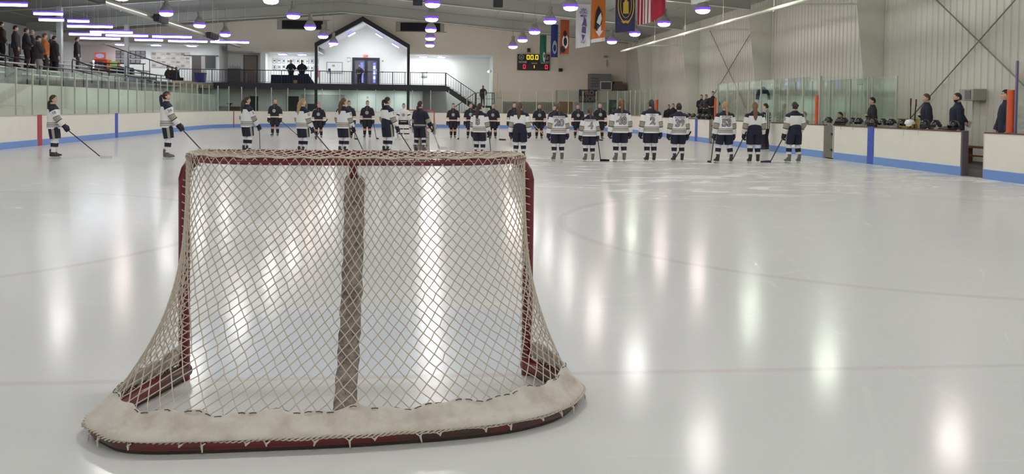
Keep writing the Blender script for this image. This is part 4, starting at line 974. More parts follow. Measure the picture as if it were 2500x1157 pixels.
STK = {'dark': mat('stick_shaft_dark', (.02, .02, .03), .4), 'purple': mat('stick_shaft_violet', (.07, .05, .16), .4), 'green': mat('stick_shaft_green', (.03, .07, .05), .4), 'pale': mat('stick_pale', (.5, .48, .44), .5)}
TAPE_W = mat('tape_white', (.68, .66, .6), .8); TAPE_K = mat('tape_black', (.015, .015, .018), .85); TAPE_V = mat('tape_violet', (.07, .03, .09), .6)
def stick(label, grip, heel, bdir, colour='dark', tape=TAPE_K, ext=.25, goalie=False, hold=None):
    """grip: the point in the hand; heel: where the shaft meets the ice; bdir: direction the blade points along the ice"""
    t = thing('hockey_stick', label, 'hockey stick', (heel[0], heel[1], 0.0))
    o = Vector((heel[0], heel[1], 0)); g = Vector(grip)-o; h = Vector((0, 0, .03)); d = (g-h).normalized(); tp = g+d*ext
    w_ = .026 if not goalie else .03
    MB().bar(h+d*.04, tp, w_*.8, w_).build('shaft', STK[colour], t, False)
    MB().bar(tp-d*.14, tp+d*.005, w_*1.0, w_*1.2).build('grip_tape', TAPE_W if tape is not TAPE_K else TAPE_K, t, False)
    if goalie: MB().bar(h+d*.05, h+d*.62, .024, .085).build('paddle', STK['pale'], t, False)
    b = Vector((bdir[0], bdir[1], 0)).normalized(); n = Vector((-b.y, b.x, 0)); L = .31 if not goalie else .36; hh = .065 if not goalie else .085
    rings = []
    for k in range(7):
        u = k/6; c = b*(L*u-.02)+n*(.035*u*u); th = .006; up = hh*(1-.25*u*u); z0 = .004
        rings.append([c-n*th+Vector((0, 0, z0)), c+n*th+Vector((0, 0, z0)), c+n*th*.8+Vector((0, 0, z0+up)), c-n*th*.8+Vector((0, 0, z0+up))])
    MB().loft(rings).build('blade', tape, t, angle=.6)
    return t
D = math.radians
DOWN = ((.275, .04, .80), (-.275, .04, .80)); FRONT = ((.20, .24, .90), (-.22, .20, .88)); 
# ---- white team, left to right
WT = [
 # label, (x,y), yaw, H, dict, stick(hand, heel, blade dir, colour, tape, who)
 ('skater in white jersey standing farthest left by the red stripe, stick out to the right', (-9.92, 24.9), -78, 1.70, dict(hands=((.22, .30, .86), (-.20, .22, .88)), hair='dark', style='lowtail', sleeve_no='18', head=(-.15, .05)), (0, (-8.80, 25.18), (1, .05), 'dark', TAPE_W)),
 ('skater in white jersey with a red headband and dark ponytail, second from left', (-6.95, 24.8), -72, 1.83, dict(hands=((.22, .26, .88), (-.20, .22, .9)), hair='black', style='ponytail', sleeve_no='34', head=(-.2, .10), extras=('headband',), boot='grey'), (0, (-6.35, 26.6), (.5, .9), 'dark', TAPE_K)),
 ('skater in white jersey with loose dark hair behind the left part of the goal', (-5.40, 27.68), -52, 1.75, dict(hands=((.20, .24, .86), (-.25, .10, .85)), hair='dark', style='long', sleeve_no='2', head=(-.35, .05)), (0, (-5.28, 29.2), (1, .3), 'dark', TAPE_K)),
 ('skater in white jersey with a long blond braid, number 27 on the sleeve', (-3.70, 27.4), -48, 1.70, dict(hands=((.24, .16, .82), (-.25, .10, .85)), hair='blond', style='long', sleeve_no='27', head=(-.3, .05)), (0, (-3.0, 28.7), (.9, .5), 'dark', TAPE_K)),
 ('skater in white jersey with brown ponytail, number 14 on the sleeve', (-2.49, 27.54), -42, 1.73, dict(hands=((.24, .16, .82), (-.25, .10, .85)), hair='brown', style='long', sleeve_no='14', head=(-.3, .05)), (0, (-1.95, 28.7), (.9, .5), 'dark', TAPE_K)),
 ('tall skater in white jersey with black ponytail and pants pulled high, beside the dark goalie', (-1.17, 27.69), -55, 1.78, dict(hands=((.24, .18, .82), (-.25, .10, .85)), hair='black', style='ponytail', sleeve_no='7', pants='high', head=(-.2, .05)), (0, (-.42, 29.0), (.9, .5), 'dark', TAPE_K)),
 ('skater in white jersey number 8 with long loose dark hair at the goal corner', (1.61, 26.4), -28, 1.62, dict(hands=((.27, .08, .82), (-.27, .06, .82)), hair='dark', style='long', number='8', head=(-.4, .05)), (0, (2.05, 27.6), (.9, .4), 'dark', TAPE_K)),
 ('skater in white jersey with dark pants pulled high and a brown ponytail over the back', (2.72, 25.5), -14, 1.66, dict(hands=DOWN, hair='brown', style='long', pants='high', sleeve_no='2', head=(-.3, .05)), None),
 ('skater in white jersey number 20 seen from behind', (3.74, 24.83), 3, 1.65, dict(hands=DOWN, hair='brown', style='ponytail', number='20', name_text='PAULSON', head=(-.1, .05), boot='grey'), None),
 ('shorter skater in white jersey number 4 seen from behind', (4.61, 24.72), 4, 1.54, dict(hands=DOWN, hair='brown', style='ponytail', number='4', name_text='BENNETT', head=(-.1, .05), boot='grey'), (0, (4.98, 24.9), (1, .25), 'dark', TAPE_K)),
 ('skater in white jersey number 48 with auburn hair seen from behind', (5.47, 24.6), 2, 1.77, dict(hands=DOWN, hair='auburn', style='ponytail', number='48', name_text='BURNS', head=(0, .05), boot='grey'), None),
 ('skater in white jersey number 2 seen from behind', (6.37, 24.68), 2, 1.77, dict(hands=DOWN, hair='dark', style='ponytail', number='2', name_text='HILL', head=(0, .05), stance=.10), None),
 ('skater in white jersey number 39 with a black ponytail seen from behind', (7.19, 24.75), 0, 1.68, dict(hands=DOWN, hair='black', style='bun', number='39', name_text='KUTSCH', head=(0, .05)), (0, (7.30, 25.5), (.4, .9), 'green', TAPE_K)),
 ('skater in white jersey number 53 with a blond ponytail, legs apart', (8.39, 24.3), 3, 1.73, dict(hands=DOWN, hair='blond', style='lowtail', number='53', name_text='PORTER', head=(.1, .05), stance=.20), (1, (8.06, 24.45), (.1, 1), 'dark', TAPE_K)),
 ('skater in white jersey with long auburn ponytail and pants pulled high, beside the striped official', (9.28, 24.37), -8, 1.73, dict(hands=((.24, .08, .84), (-.27, .06, .80)), hair='auburn', style='long', pants='high', head=(-.2, .05), stance=.11), (1, (8.98, 25.3), (.3, .9), 'dark', TAPE_K)),
 ('skater in white jersey farthest right with a dark bun and pants pulled high', (10.49, 24.46), 8, 1.75, dict(hands=((.22, .10, .86), (-.28, .06, .80)), hair='dark', style='bun', pants='high', sleeve_no='12', head=(.05, .05), stance=.16, boot='grey'), (1, (9.92, 24.75), (-1, .1), 'purple', TAPE_V)),
]
sh = iter(('stick of the farthest left white skater, white blade flat on the ice', 'dark stick of the white skater with the red headband', 'dark stick of the loose haired skater behind the left part of the goal', 'dark stick of the white skater with the blond braid',
 'dark stick of the white skater with sleeve number 14', 'dark stick of the tall white skater with a black ponytail', 'dark stick of the long haired white skater at the goal corner', 'stick of the shortest white skater, black blade curling out to the right', 'greenish stick slanting between the feet of white jersey number 39',
 'dark stick standing upright left of white jersey number 53', 'stick slanting between number 53 and the skater beside the striped official', 'stick of the farthest right white skater, violet blade pointing left'))
for lab, (x, y), yw, H, kw, st in WT:
    r_, wp, _ = build_person(lab, (x, y, 0), D(yw), H, 'white', group='skaters in white jerseys', voxel=.011, **kw)
    if st:
        hnd, heel, bd, colr, tp = st
        stick(next(sh), wp[hnd], heel, bd, colr, tp)
# ---- dark team facing the camera
BT = [
 ('skater in black jersey farthest left, standing between two white jerseys', (-7.0, 42.5), 172, 1.79, dict(hair='brown', style='bun', head=(.35, .05)), (1, (-6.35, 45.0), (.3, 1))),
 ('skater in black jersey second from left, right of the blond braid', (-4.74, 40.4), 178, 1.62, dict(hair='blond', style='bun', head=(.1, 0)), (1, (-4.86, 40.15), (.2, -1))),
 ('skater in black jersey half hidden behind the white jersey with sleeve number 14', (-3.40, 40.2), 170, 1.72, dict(hair='dark', style='bun', head=(.3, .0)), (1, (-3.12, 40.0), (.4, -1))),
 ('skater in black jersey just left of the tall white skater with a black ponytail', (-2.65, 41.3), 176, 1.74, dict(hair='dark', style='bun', head=(.1, .05)), (1, (-2.2, 40.7), (.3, -1))),
 ('skater in black jersey with long hair right of the far goal', (1.30, 41.7), 178, 1.66, dict(hair='dark', style='long', head=(.05, .1), stance=.09), (1, (1.55, 41.1), (-.4, -1))),
 ('skater in black jersey partly hidden behind white jersey number 8', (2.10, 41.3), 175, 1.69, dict(hair='dark', style='bun', head=(.3, .05)), None),
 ('skater in black jersey with stick upright, right of white jersey number 8', (3.12, 41.0), 172, 1.68, dict(hair='brown', style='bun', head=(.35, .1)), (1, (3.38, 40.4), (1, -.3))),
 ('skater in black jersey half hidden behind the white skater left of number 20', (4.02, 40.2), 172, 1.74, dict(hair='dark', style='bun', head=(.4, .05)), None),
 ('skater in black jersey with stick slanting right, just left of number 20', (5.34, 41.5), 178, 1.69, dict(hair='dark', style='bun', head=(.15, .05), hands=((.27, .06, .80), (-.27, .06, .80))), (0, (5.62, 40.2), (.7, -.7))),
 ('skater in black jersey almost hidden behind number 20', (5.92, 40.6), 178, 1.62, dict(hair='dark', style='bun', head=(.1, .05)), None),
 ('skater in black jersey with glasses behind number 4', (7.33, 42.4), 178, 1.70, dict(hair='brown', style='bun', head=(.05, .05), extras=('glasses',)), None),
 ('skater in black jersey farthest right, between numbers 4 and 48', (8.23, 41.5), 180, 1.77, dict(hair='brown', style='bun', head=(0, .2)), (0, (8.10, 40.9), (.3, -1))),
]
sb_ = iter(('farthest left, slanting right', 'right of the blond braid', 'behind sleeve number 14', 'left of the tall black ponytail', 'right of the far goal', 'right of number 8, held upright', 'left of number 20, slanting right', 'farthest right, between 4 and 48'))
for lab, (x, y), yw, H, kw, st in BT:
    r_, wp, _ = build_person(lab, (x, y, 0), D(yw), H, 'black', group='skaters in black jerseys', voxel=.013, sleeve_no='8', boot='grey', **kw)
    if st: stick('stick of the black jersey ' + next(sb_), wp[st[0]], st[1], st[2], 'dark' if x < 3 else 'pale', TAPE_K)
# ---- goalies
def leg_pads(root, info, m_front, m_band, w_=.145):
    for i, sx in enumerate((1, -1)):
        k = info['knees'][i]+Vector((0, .07, .20)); a = info['ank'][i]+Vector((0, .085, -.10)); mb = MB(); rings = []
        N = 13
        for q in range(N):
            t = q/(N-1); c = k.lerp(a, t)+Vector((0, .05*max(0, t-.82)/.18, 0)); ww = w_*(.86 if q in (0, N-1) else 1)*(1-.06*t); dpt = .075*(.6 if q in (0, N-1) else 1)
            rings.append([c+Vector((ww*math.copysign(abs(math.cos(u))**.5, math.cos(u)), dpt*math.copysign(abs(math.sin(u))**.6, math.sin(u)), 0)) for u in [2*PI*j/20 for j in range(20)]])
        p_ = mb.loft(rings, mi=lambda i_, j_: 1 if i_ in (3, 7) and 2 <= j_ <= 7 else 0).build('leg_pad', [m_front, m_band], root, angle=.9)
        for t in (.3, .7):
            c = k.lerp(a, t); MB().tube([c+Vector((w_*.9, -.05, 0)), c+Vector((w_*.55, -.16, 0)), c+Vector((-w_*.55, -.16, 0)), c+Vector((-w_*.9, -.05, 0))], .014, 6, flat=.4).build('pad_strap', m_band, p_)
def goalie_hands(root, info, wp, m_, loc, band):
    el_, wr_ = info['el'], info['wr']
    fd = (wr_[0]-el_[0]).normalized(); c = wr_[0]+fd*.08
    R = Vector((0, 1, 0)).rotation_difference(Vector((.55, .8, 0))).to_matrix()
    MB().obox(c+Vector((.05, .05, 0)), (.20, .05, .38), R).build('blocker', m_, root, angle=.6, bevel=.02)
    fd = (wr_[1]-el_[1]).normalized(); c = wr_[1]+fd*.09
    mb = MB(); mb.ball(c+Vector((-.03, .03, 0)), (.10, .085, .17), n=18, m=12); mb.tube([c+Vector((0, 0, .1)), c+Vector((.01, -.02, .22))], [.075, .085], 14, round_ends=True)
    mb.build('catching_glove', m_, root)
    MB().tube([c+Vector((-.03+.10*math.cos(u), .09, .02+.14*math.sin(u))) for u in [2*PI*k/16 for k in range(17)]], .012, 6).build('glove_edge', band, root)
r_, wp, inf = build_person('goalie in white jersey and white leg pads facing the camera', (-.97, 40.2, 0), D(178), 1.63, 'goalie_white', hands=((.34, .16, .86), (-.34, .16, .86)), hair='black', style='short', pants='goalie', stance=.17, voxel=.013, head=(0, .05))
leg_pads(r_, inf, WHITEPL, CK); goalie_hands(r_, inf, wp, WHITEPL, None, CK)
stick('goalie stick of the white goalie facing the camera', wp[0], (-1.18, 39.75), (-.5, -.8), 'pale', TAPE_W, ext=.35, goalie=True)
r_, wp, inf = build_person('goalie in navy jersey with tan pads seen from behind at the middle of the line', (-.17, 29.2, 0), D(-35), 1.68, 'goalie_dark', hands=((.34, .20, .80), (-.34, .16, .82)), hair='dark', style='lowtail', pants='goalie', stance=.17, voxel=.011, head=(-.3, .05), boot='grey')
M_TANPAD = mat('goalie_tan', (.42, .38, .32), .7)
leg_pads(r_, inf, M_TANPAD, CN); goalie_hands(r_, inf, wp, M_TANPAD, None, CK)
stick('goalie stick of the navy goalie, slanting to the right behind the goal', wp[0], (.50, 31.5), (.9, .5), 'pale', TAPE_W, ext=.3, goalie=True)
# ---- official
build_person('official in a black and white striped shirt at the boards on the right', (12.45, 31.6, 0), D(35), 1.76, 'official', hands=((.24, .08, .82), (-.23, .08, .82)), hair='black', style='short', pants='trousers', head=(.4, 0), voxel=.011)
build_person('official in a striped shirt sitting inside the glass boxes on the right', (13.75, 31.2, .16), D(95), 1.75, 'official', hands=((.2, .3, .84), (-.2, .3, .84)), hair='dark', style='short', pants='trousers', sit=True, voxel=.012)
# ---- coaches and others behind the right boards
HEART = ((.11, .115, 1.16), (-.27, .03, .80)); CLASP = ((.13, .15, .99), (-.13, .15, .99))
def civ(lab, loc, yw, H, hands=((.24, .05, .80), (-.24, .05, .80)), **kw):
    kw.setdefault('hair', 'dark'); kw.setdefault('style', 'short'); kw.setdefault('pants', 'trousers')
    return build_person(lab, loc, D(yw), H, 'civil', hands=hands, **kw)
civ('man in dark jacket with glasses, hand on heart, above the blue stripe', (13.85, 26.45, .18), 75, 1.77, HEART, extras=('glasses',), hair='black', colours=dict(top=(.022, .022, .03), legs=(.02, .02, .025)), voxel=.009)
civ('man in navy jacket with short brown hair, hand on heart, behind the white helmet', (13.85, 23.45, .18), 75, 1.84, HEART, hair='brown', colours=dict(top=(.016, .017, .040), legs=(.02, .02, .025)), voxel=.009)
r_, wp, _ = civ('bearded man in navy jacket holding a pale paper behind his back', (13.85, 22.0, .18), 72, 1.84, ((.05, -.20, .98), (-.27, .03, .80)), hair='dark', extras=('beard',), colours=dict(top=(.014, .015, .034), legs=(.02, .02, .025), fat=True), voxel=.009)
civ('man in dark jacket behind the orange pad at the right edge', (13.62, 19.72, .18), 75, 1.88, ((.24, .1, .82), (-.24, .05, .80)), hair='black', colours=dict(top=(.018, .02, .04), legs=(.02, .02, .025)), voxel=.009)
t = thing('paper_cup', 'pale rolled papers in the hand of the bearded man', 'paper', tuple(wp[0]))
MB().tube([(.02, -.02, -.05), (.02, -.05, .06), (.03, -.09, .12)], [.03, .045, .055], 10).build('sheet', WHITEPL, t)
civ('woman in black coat, leftmost of three standing on the far bench', (14.45, 45.6, .62), 150, 1.66, ((-.04, .2, 1.18), (-.1, .22, 1.0)), hair='black', style='long', colours=dict(top=(.016, .015, .018), legs=(.02, .02, .02)), voxel=.012, head=(.2, .1))
civ('person in grey coat, middle of three standing on the far bench', (14.45, 44.8, .62), 152, 1.66, CLASP, hair='brown', style='bun', colours=dict(top=(.06, .055, .06), legs=(.015, .015, .02)), voxel=.012)
civ('tall man in long black coat, rightmost of three standing on the far bench', (14.3, 43.3, .62), 140, 1.80, CLASP, hair='black', colours=dict(top=(.014, .013, .014), legs=(.015, .015, .02), hem=.62), voxel=.012, head=(.2, .15))
civ('person in dark jacket low behind the far boards, left of number 39', (14.1, 50.6, .0), 160, 1.77, hair='black', colours=dict(top=(.02, .02, .022)), voxel=.013)
civ('man in dark jacket low behind the far boards, hidden partly by number 39', (14.1, 49.7, .0), 160, 1.83, hair='dark', colours=dict(top=(.02, .02, .022)), voxel=.013)
civ('person in dark clothes sitting behind the glass right of the striped official', (14.0, 28.9, .16), 100, 1.75, hair='black', sit=True, hands=((.2, .3, .84), (-.2, .3, .84)), colours=dict(top=(.025, .025, .03)), voxel=.012)
# player's reflection in the glass, modelled as a solid white and navy jersey
t = thing('mirrored_jersey', 'white jersey with navy shoulders mirrored in the glass above the striped official, built solid', 'jersey', (14.2, 36.4, 0)); t.rotation_euler = (0, 0, D(10))
mb = MB(); mb.loft([ell(0, 0, z, a, b, 20, z*9, .03) for z, a, b in ((1.45, .24, .06), (1.75, .25, .07), (2.0, .25, .07), (2.2, .24, .07), (2.36, .20, .06), (2.45, .10, .05), (2.5, .06, .04))], mi=[0, 0, 0, 1, 1, 1])
for sx in (1, -1): mb.tube([(sx*.16, 0, 2.36), (sx*.24, 0, 2.15), (sx*.27, 0, 1.95), (sx*.28, 0, 1.72)], [.075, .08, .075, .065], 14, mi=[1, 1, 0])
mb.build('jersey_body', [CW, CN], t, angle=1.2); MB().tube([(0, 0, 2.46), (0, 0, 2.6), (.03, 0, 2.64), (.05, 0, 2.6)], .012, 6).build('mirrored_head', SKIN['fair'], t)
MB().tube([(0, .06, .2), (0, .06, 2.55)], .02, 8).build('pole', M_GREYSTEEL, t)
# ---- people upstairs
def st_(x, y): return None
Z = 3.05
for lab, loc, yw, H, hands, kw in (
 ('man in dark suit with white shirt standing at the rail above the covered table', (-9.83, 66.6, Z), 175, 1.74, CLASP, dict(hair='black', colours=dict(top=(.02, .022, .035), accent=(.7, .7, .7), legs=(.02, .022, .03)))),
 ('man in black jacket and cap standing at the rail, hands clasped', (-9.05, 66.6, Z), 180, 1.74, CLASP, dict(hair='black', extras=('cap',), colours=dict(top=(.015, .016, .024), legs=(.02, .022, .03)))),
 ('person in dark coat seen at the glass door inside the gable', (-5.05, 69.2, Z), 160, 1.62, CLASP, dict(hair='brown', style='bun', colours=dict(top=(.02, .02, .03), legs=(.02, .02, .03)))),
 ('man in brown coat standing on the stair landing', (4.25, 65.9, 1.60), 170, 1.50, ((.22, .05, .80), (-.2, .12, .9)), dict(hair='black', skin='dark', colours=dict(top=(.04, .034, .034), legs=(.045, .045, .05), hem=.66))),
 ('person in brown jacket at the left edge of the stand', (-19.45, 43.08, 3.33), -45, 1.85, ((.24, .1, .85), (-.24, .05, .8)), dict(hair='dark', colours=dict(top=(.06, .04, .033), legs=(.03, .03, .035)))),
 ('man in grey green jacket standing left of a darker one in the stand', (-18.3, 41.89, 3.04), -60, 1.88, CLASP, dict(hair='dark', colours=dict(top=(.055, .06, .058), legs=(.07, .035, .03)))),
 ('man in charcoal jacket at the front of the left pair in the stand', (-18.3, 42.96, 3.04), -55, 1.86, CLASP, dict(hair='brown', colours=dict(top=(.05, .048, .048), legs=(.06, .032, .03)))),
 ('person behind the left pair in the stand, only head and shoulder clear', (-18.32, 43.6, 3.04), -55, 1.82, CLASP, dict(hair='grey', colours=dict(top=(.045, .04, .042), legs=(.05, .04, .04)))),
 ('man in cap and dark jacket with pale grey trousers in the stand', (-16.34, 39.5, 2.46), -60, 1.85, ((-.02, .2, 1.15), (-.2, .12, .9)), dict(hair='dark', extras=('cap',), colours=dict(top=(.05, .043, .042), legs=(.33, .31, .31)))),
 ('person in orange jacket between two dark coats in the stand', (-17.34, 42.6, 2.75), -60, 1.90, CLASP, dict(hair='brown', colours=dict(top=(.50, .15, .03), legs=(.05, .04, .04)))),
 ('grey haired person behind the orange jacket in the stand', (-18.3, 45.7, 3.04), -60, 1.80, CLASP, dict(hair='grey', colours=dict(top=(.06, .05, .05), legs=(.05, .04, .04)))),
 ('dark coated man right of the orange jacket in the stand', (-17.34, 43.65, 2.75), -45, 1.88, CLASP, dict(hair='black', colours=dict(top=(.035, .03, .035), legs=(.03, .028, .03), hem=.6))),
 ('man in dark coat standing alone beside the white column', (-19.6, 52.43, 3.33), -70, 1.85, CLASP, dict(hair='brown', colours=dict(top=(.035, .033, .037), legs=(.07, .055, .055), hem=.66))),
):
    kw['colours'] = dict(kw['colours'], fat=True)
    if loc[0] < -15 and hands is CLASP: hands = (CLASP[0], (-.25, .05, .80)) if int(loc[1]*10) % 2 else ((.26, .06, .80), (-.26, .05, .80))
    civ(lab, loc, yw, H, hands, voxel=.013, **kw)
for i, (x, lab) in enumerate(((63.2, 'left of three people sitting close together at the far end of the stand'), (64.2, 'middle of three people sitting close together, pale bag in the lap'), (65.2, 'right of three people sitting close together at the far end of the stand'))):
    civ(lab, (-17.63, x, 2.75), -105, 1.78, CLASP, sit=True, hair=('brown', 'grey', 'brown')[i], colours=dict(top=((.045, .03, .028), (.06, .05, .045), (.045, .04, .04))[i], legs=(.04, .04, .045)), voxel=.014, group='three people sitting at the far end of the stand')
random.seed(21)
# ================================================================ HELMETS ON THE BOARDS
HK = mat('helmet_black', (.012, .012, .014), .25, coat=.5); HW = mat('helmet_white', (.74, .74, .72), .3, coat=.4); CAGE = mat('cage_wire', (.28, .28, .28), .35, .8); CAGEK = mat('cage_black', (.03, .03, .03), .4, .4)
def make_helmet(shell_m, cage_m, strap, lab, loc, rz, tilt=0.0, grp=None):
    t = thing('hockey_helmet', lab, 'helmet', loc, rz, grp); t.rotation_euler = (tilt, 0, rz)
    mb = MB(); rings = []
    for th in (1.62, 1.4, 1.15, .9, .62, .35, .08):
        rings.append([Vector((.108*math.sin(th)*math.cos(u)*(1.02 if abs(math.sin(u)) < .7 else 1), .135*math.sin(th)*math.sin(u)-.01, .06+.125*math.cos(th)+(.006 if .35 < th < 1.2 and abs(math.cos(u)) < .35 else 0))) for u in [2*PI*k/22 for k in range(22)]])
    mb.loft(rings)
    for sx in (1, -1): mb.loft([[Vector((sx*(.104+.004*q), y, z)) for y, z in ((-.11, .07), (.02, .07), (.03, .02), (-.03, -.005), (-.10, .0))] for q in (0, 1)])
    sh_ = mb.build('shell', shell_m, t, angle=.9)
    for y in (-.06, .03): MB().box(-.022, .022, y-.02, y+.02, .165, .184 if y > -.05 else .181).build('vent', M_BLACK if shell_m is HK else CAGEK, sh_, False)
    mb = MB()
    for k in range(6):
        a = -1.1+2.2*k/5; mb.tube([(.10*math.sin(a), .115+.03*math.cos(a), .06), (.105*math.sin(a), .125+.05*math.cos(a), .0), (.085*math.sin(a), .11+.04*math.cos(a), -.055)], .0028, 5)
    for z, k_ in ((.05, 1.0), (.02, 1.04), (-.015, 1.02), (-.05, .86)):
        mb.tube([(.106*k_*math.sin(a), .12+.045*k_*math.cos(a)*(1 if z > -.04 else .8), z) for a in [-1.25+2.5*q/10 for q in range(11)]], .0028, 5)
    mb.build('cage', cage_m, t)
    if strap:
        x = random.choice((-.08, .08)); MB().tube([(x, -.02, .0), (x, -.14, -.055), (x, -.165, -.07-strap*.4), (x+random.uniform(-.02, .02), -.165, -.07-strap)], .008, 6, flat=.3).build('chin_strap', CAGEK, t)
    return t
NEAR = ((27.25, 0, 'k', 'leftmost helmet on the ledge, against the orange pad'), (26.45, 0, 'k', 'helmet just right of the grey gate, first of a pair'), (26.15, .12, 'k', 'helmet right of the grey gate, second of a pair'), (25.6, .22, 'k', 'helmet with a hanging strap between the gate and the man with glasses'), (25.2, .10, 'K', 'larger dark helmet left of the blue stripe'),
        (24.62, 0, 'k', 'left of two helmets on top of the blue stripe'), (24.33, .14, 'k', 'right of two helmets on top of the blue stripe'), (23.8, 0, 'k', 'helmet just right of the blue stripe below the yellow rack'), (23.35, 0, 'K', 'dark helmet with wire cage right of the yellow rack'), (22.85, 0, 'k', 'dark helmet with yellow spot left of the white one'), (22.42, .20, 'w', 'white helmet on the ledge'),
        (21.72, .14, 'k', 'dark helmet in front of the second man in navy'), (21.25, .30, 'k', 'dark helmet with the longest hanging strap'), (20.45, 0, 'b', 'dark helmet alone near the right end of the near ledge'))
for i, (yy, st, kd, lab) in enumerate(NEAR):
    make_helmet(HW if kd == 'w' else HK, CAGE if kd in 'wKk' and i % 2 else CAGEK, st, lab, (XR+.05, yy, 1.135), -PI/2*-1+random.uniform(-.5, .5) if False else random.uniform(1.1, 2.0)-PI/2+PI/2*(-1 if i % 3 else 1), 0, 'helmets on the near boards')
t = thing('hockey_glove', 'brown and dark glove lying left of the last helmet on the near ledge', 'glove', (XR+.05, 20.85, 1.07))
mb = MB(); mb.tube([(0, -.16, .05), (0, -.05, .055), (0, .05, .05)], [.06, .06, .055], 12, flat=.8, round_ends=True); mb.build('cuff', mat('glove_brown', (.10, .06, .04), .8), t)
for k in range(4): MB().tube([(-.04+.027*k, .08, .05), (-.045+.03*k, .15, .045), (-.045+.03*k, .19, .03)], .017, 8, round_ends=True).build('finger', mat('glove_brown', (.10, .06, .04), .8), t)
FARH = ((44.2, 'first'), (43.1, 'second'), (42.3, 'third'), (41.55, 'fourth'), (40.6, 'fifth'), (39.9, 'sixth'), (39.3, 'seventh'))
for yy, o_ in FARH:
    make_helmet(HK, CAGEK, random.choice((0, .12, .2)), '%s dark helmet from the left on the far bench ledge' % o_, (XR+.05, yy, 1.135), random.uniform(0, 6), 0, 'helmets on the far boards')
# ================================================================ FAR GOAL
fg = thing('hockey_goal', 'small red hockey goal at the far end behind the white goalie', 'hockey goal', (-.36, 59.2, 0))
MB().tube(curve_pts([(-.945, 0, 0), (-.945, 0, 1.1), (-.90, 0, 1.2), (-.8, 0, 1.245), (.8, 0, 1.245), (.90, 0, 1.2), (.945, 0, 1.1), (.945, 0, 0)], 60), .034, 10).build('goal_frame', M_RED, fg)
MB().tube(curve_pts([(-.945, 0, .05), (-1.1, .5, .05), (-.8, 1.0, .05), (.8, 1.0, .05), (1.1, .5, .05), (.945, 0, .05)], 50), .03, 8).build('base_tube', M_RED, fg)
FB = Path([(-.945, 0, .05), (-1.1, .5, .05), (-.8, 1.0, .05), (.8, 1.0, .05), (1.1, .5, .05), (.945, 0, .05)]); FT = Path([(-.945, 0, 1.24), (-.9, .3, 1.24), (-.6, .5, 1.24), (.6, .5, 1.24), (.9, .3, 1.24), (.945, 0, 1.24)])
strands(34, 11, lambda u, w_: FB(u).lerp(FT(u), w_), .004, 'net_cords', par=fg)
MB().loft([[FB(u/30).lerp(FT(u/30), w_)+Vector((0, .02, 0)) for w_ in (.02, .08, .14)] for u in range(31)], closed=False, cap=False).build('canvas_skirt', WHITEPL, fg)

# ================================================================ FAR WALL: SCOREBOARD, SIGN, VENTS, BANNERS
M_SB = mat('scoreboard_black', (.018, .015, .022), .5); M_LET = mat('scoreboard_lettering', (.55, .55, .52), .6)
AMB = emit('digit_amber', (1.0, .62, .02), 1.6); REDD = emit('digit_red', (1.0, .03, .06), 1.5)
sb = thing('scoreboard', 'black scoreboard on the far wall reading HOME 0, GUEST 0, period 1 and 00.0', 'scoreboard', (8.1, 66.8, 4.92))
MB().box(-1.22, 1.22, -.10, .18, -.60, .60).build('cabinet', M_SB, sb, False, bevel=.02)
def seg(ch, x, z, w_, h, th, m_):
    mp = {'0': 'abcdef', '1': 'bc'}
    S_ = {'a': (0, h/2, 1), 'd': (0, -h/2, 1), 'b': (w_/2, h/4, 0), 'c': (w_/2, -h/4, 0), 'e': (-w_/2, -h/4, 0), 'f': (-w_/2, h/4, 0)}
    mb = MB()
    for k in mp[ch]:
        dx, dz, hor = S_[k]
        if hor: mb.box(x-w_/2-th*.3, x+w_/2+th*.3, -.125, -.10, z+dz-th/2, z+dz+th/2)
        else: mb.box(x+dx-th/2, x+dx+th/2, -.125, -.10, z+dz-h/4, z+dz+h/4)
    mb.build('digit', m_, sb, False)
seg('0', -.42, .37, .17, .30, .05, AMB); seg('0', -.13, .37, .17, .30, .05, AMB); seg('0', .24, .37, .17, .30, .05, AMB)
MB().box(.035, .075, -.125, -.10, .22, .26).build('decimal_point', AMB, sb, False)
seg('0', -.70, -.34, .15, .28, .045, REDD); seg('0', .97, -.34, .15, .28, .045, REDD); seg('1', .0, -.34, .10, .22, .045, AMB)
text_obj('lettering', 'HOME', .22, M_LET, sb, (-.82, -.105, 0.0), bold=.006); text_obj('lettering', 'GUEST', .22, M_LET, sb, (.86, -.105, -.02), bold=.006); text_obj('lettering', 'PERIOD', .13, M_LET, sb, (.06, -.105, -.08), bold=.003)
MB().tube([(-.93+.19*math.cos(u), -.112, .37+.19*math.sin(u)) for u in [2*PI*k/24 for k in range(25)]], .014, 6).build('emblem_ring', M_LET, sb)
MB().tube([(-.93+.13*math.cos(u), -.112, .37+.13*math.sin(u)) for u in [2*PI*k/24 for k in range(25)]], .008, 6).build('emblem_ring', M_LET, sb)
mb = MB(); mb.box(-1.0, -.86, -.12, -.10, .31, .36); mb.box(-.97, -.89, -.12, -.10, .36, .42); mb.build('emblem_mark', M_LET, sb, False)
MB().tube([(.98+.15*math.cos(u), -.112, .33+.16*math.sin(u)) for u in [PI*k/12 for k in range(13)]], .014, 6).build('emblem_arch', M_LET, sb)
mb = MB(); 
for z in (.2, .27, .34): mb.box(.84, 1.12, -.12, -.10, z, z+.03)
mb.build('emblem_mark', M_LET, sb, False)
t = thing('wall_speaker', 'small grey box on the far wall just above the scoreboard', 'speaker'); MB().box(7.62, 7.86, 66.72, 66.995, 5.68, 5.98).build('cabinet', mat('heater_dark', (.14, .14, .13), .5), t, False, bevel=.01); MB().box(7.66, 7.82, 66.70, 66.72, 5.72, 5.94).build('grille', mat('speaker_grille', (.03, .03, .035), .8), t, False)
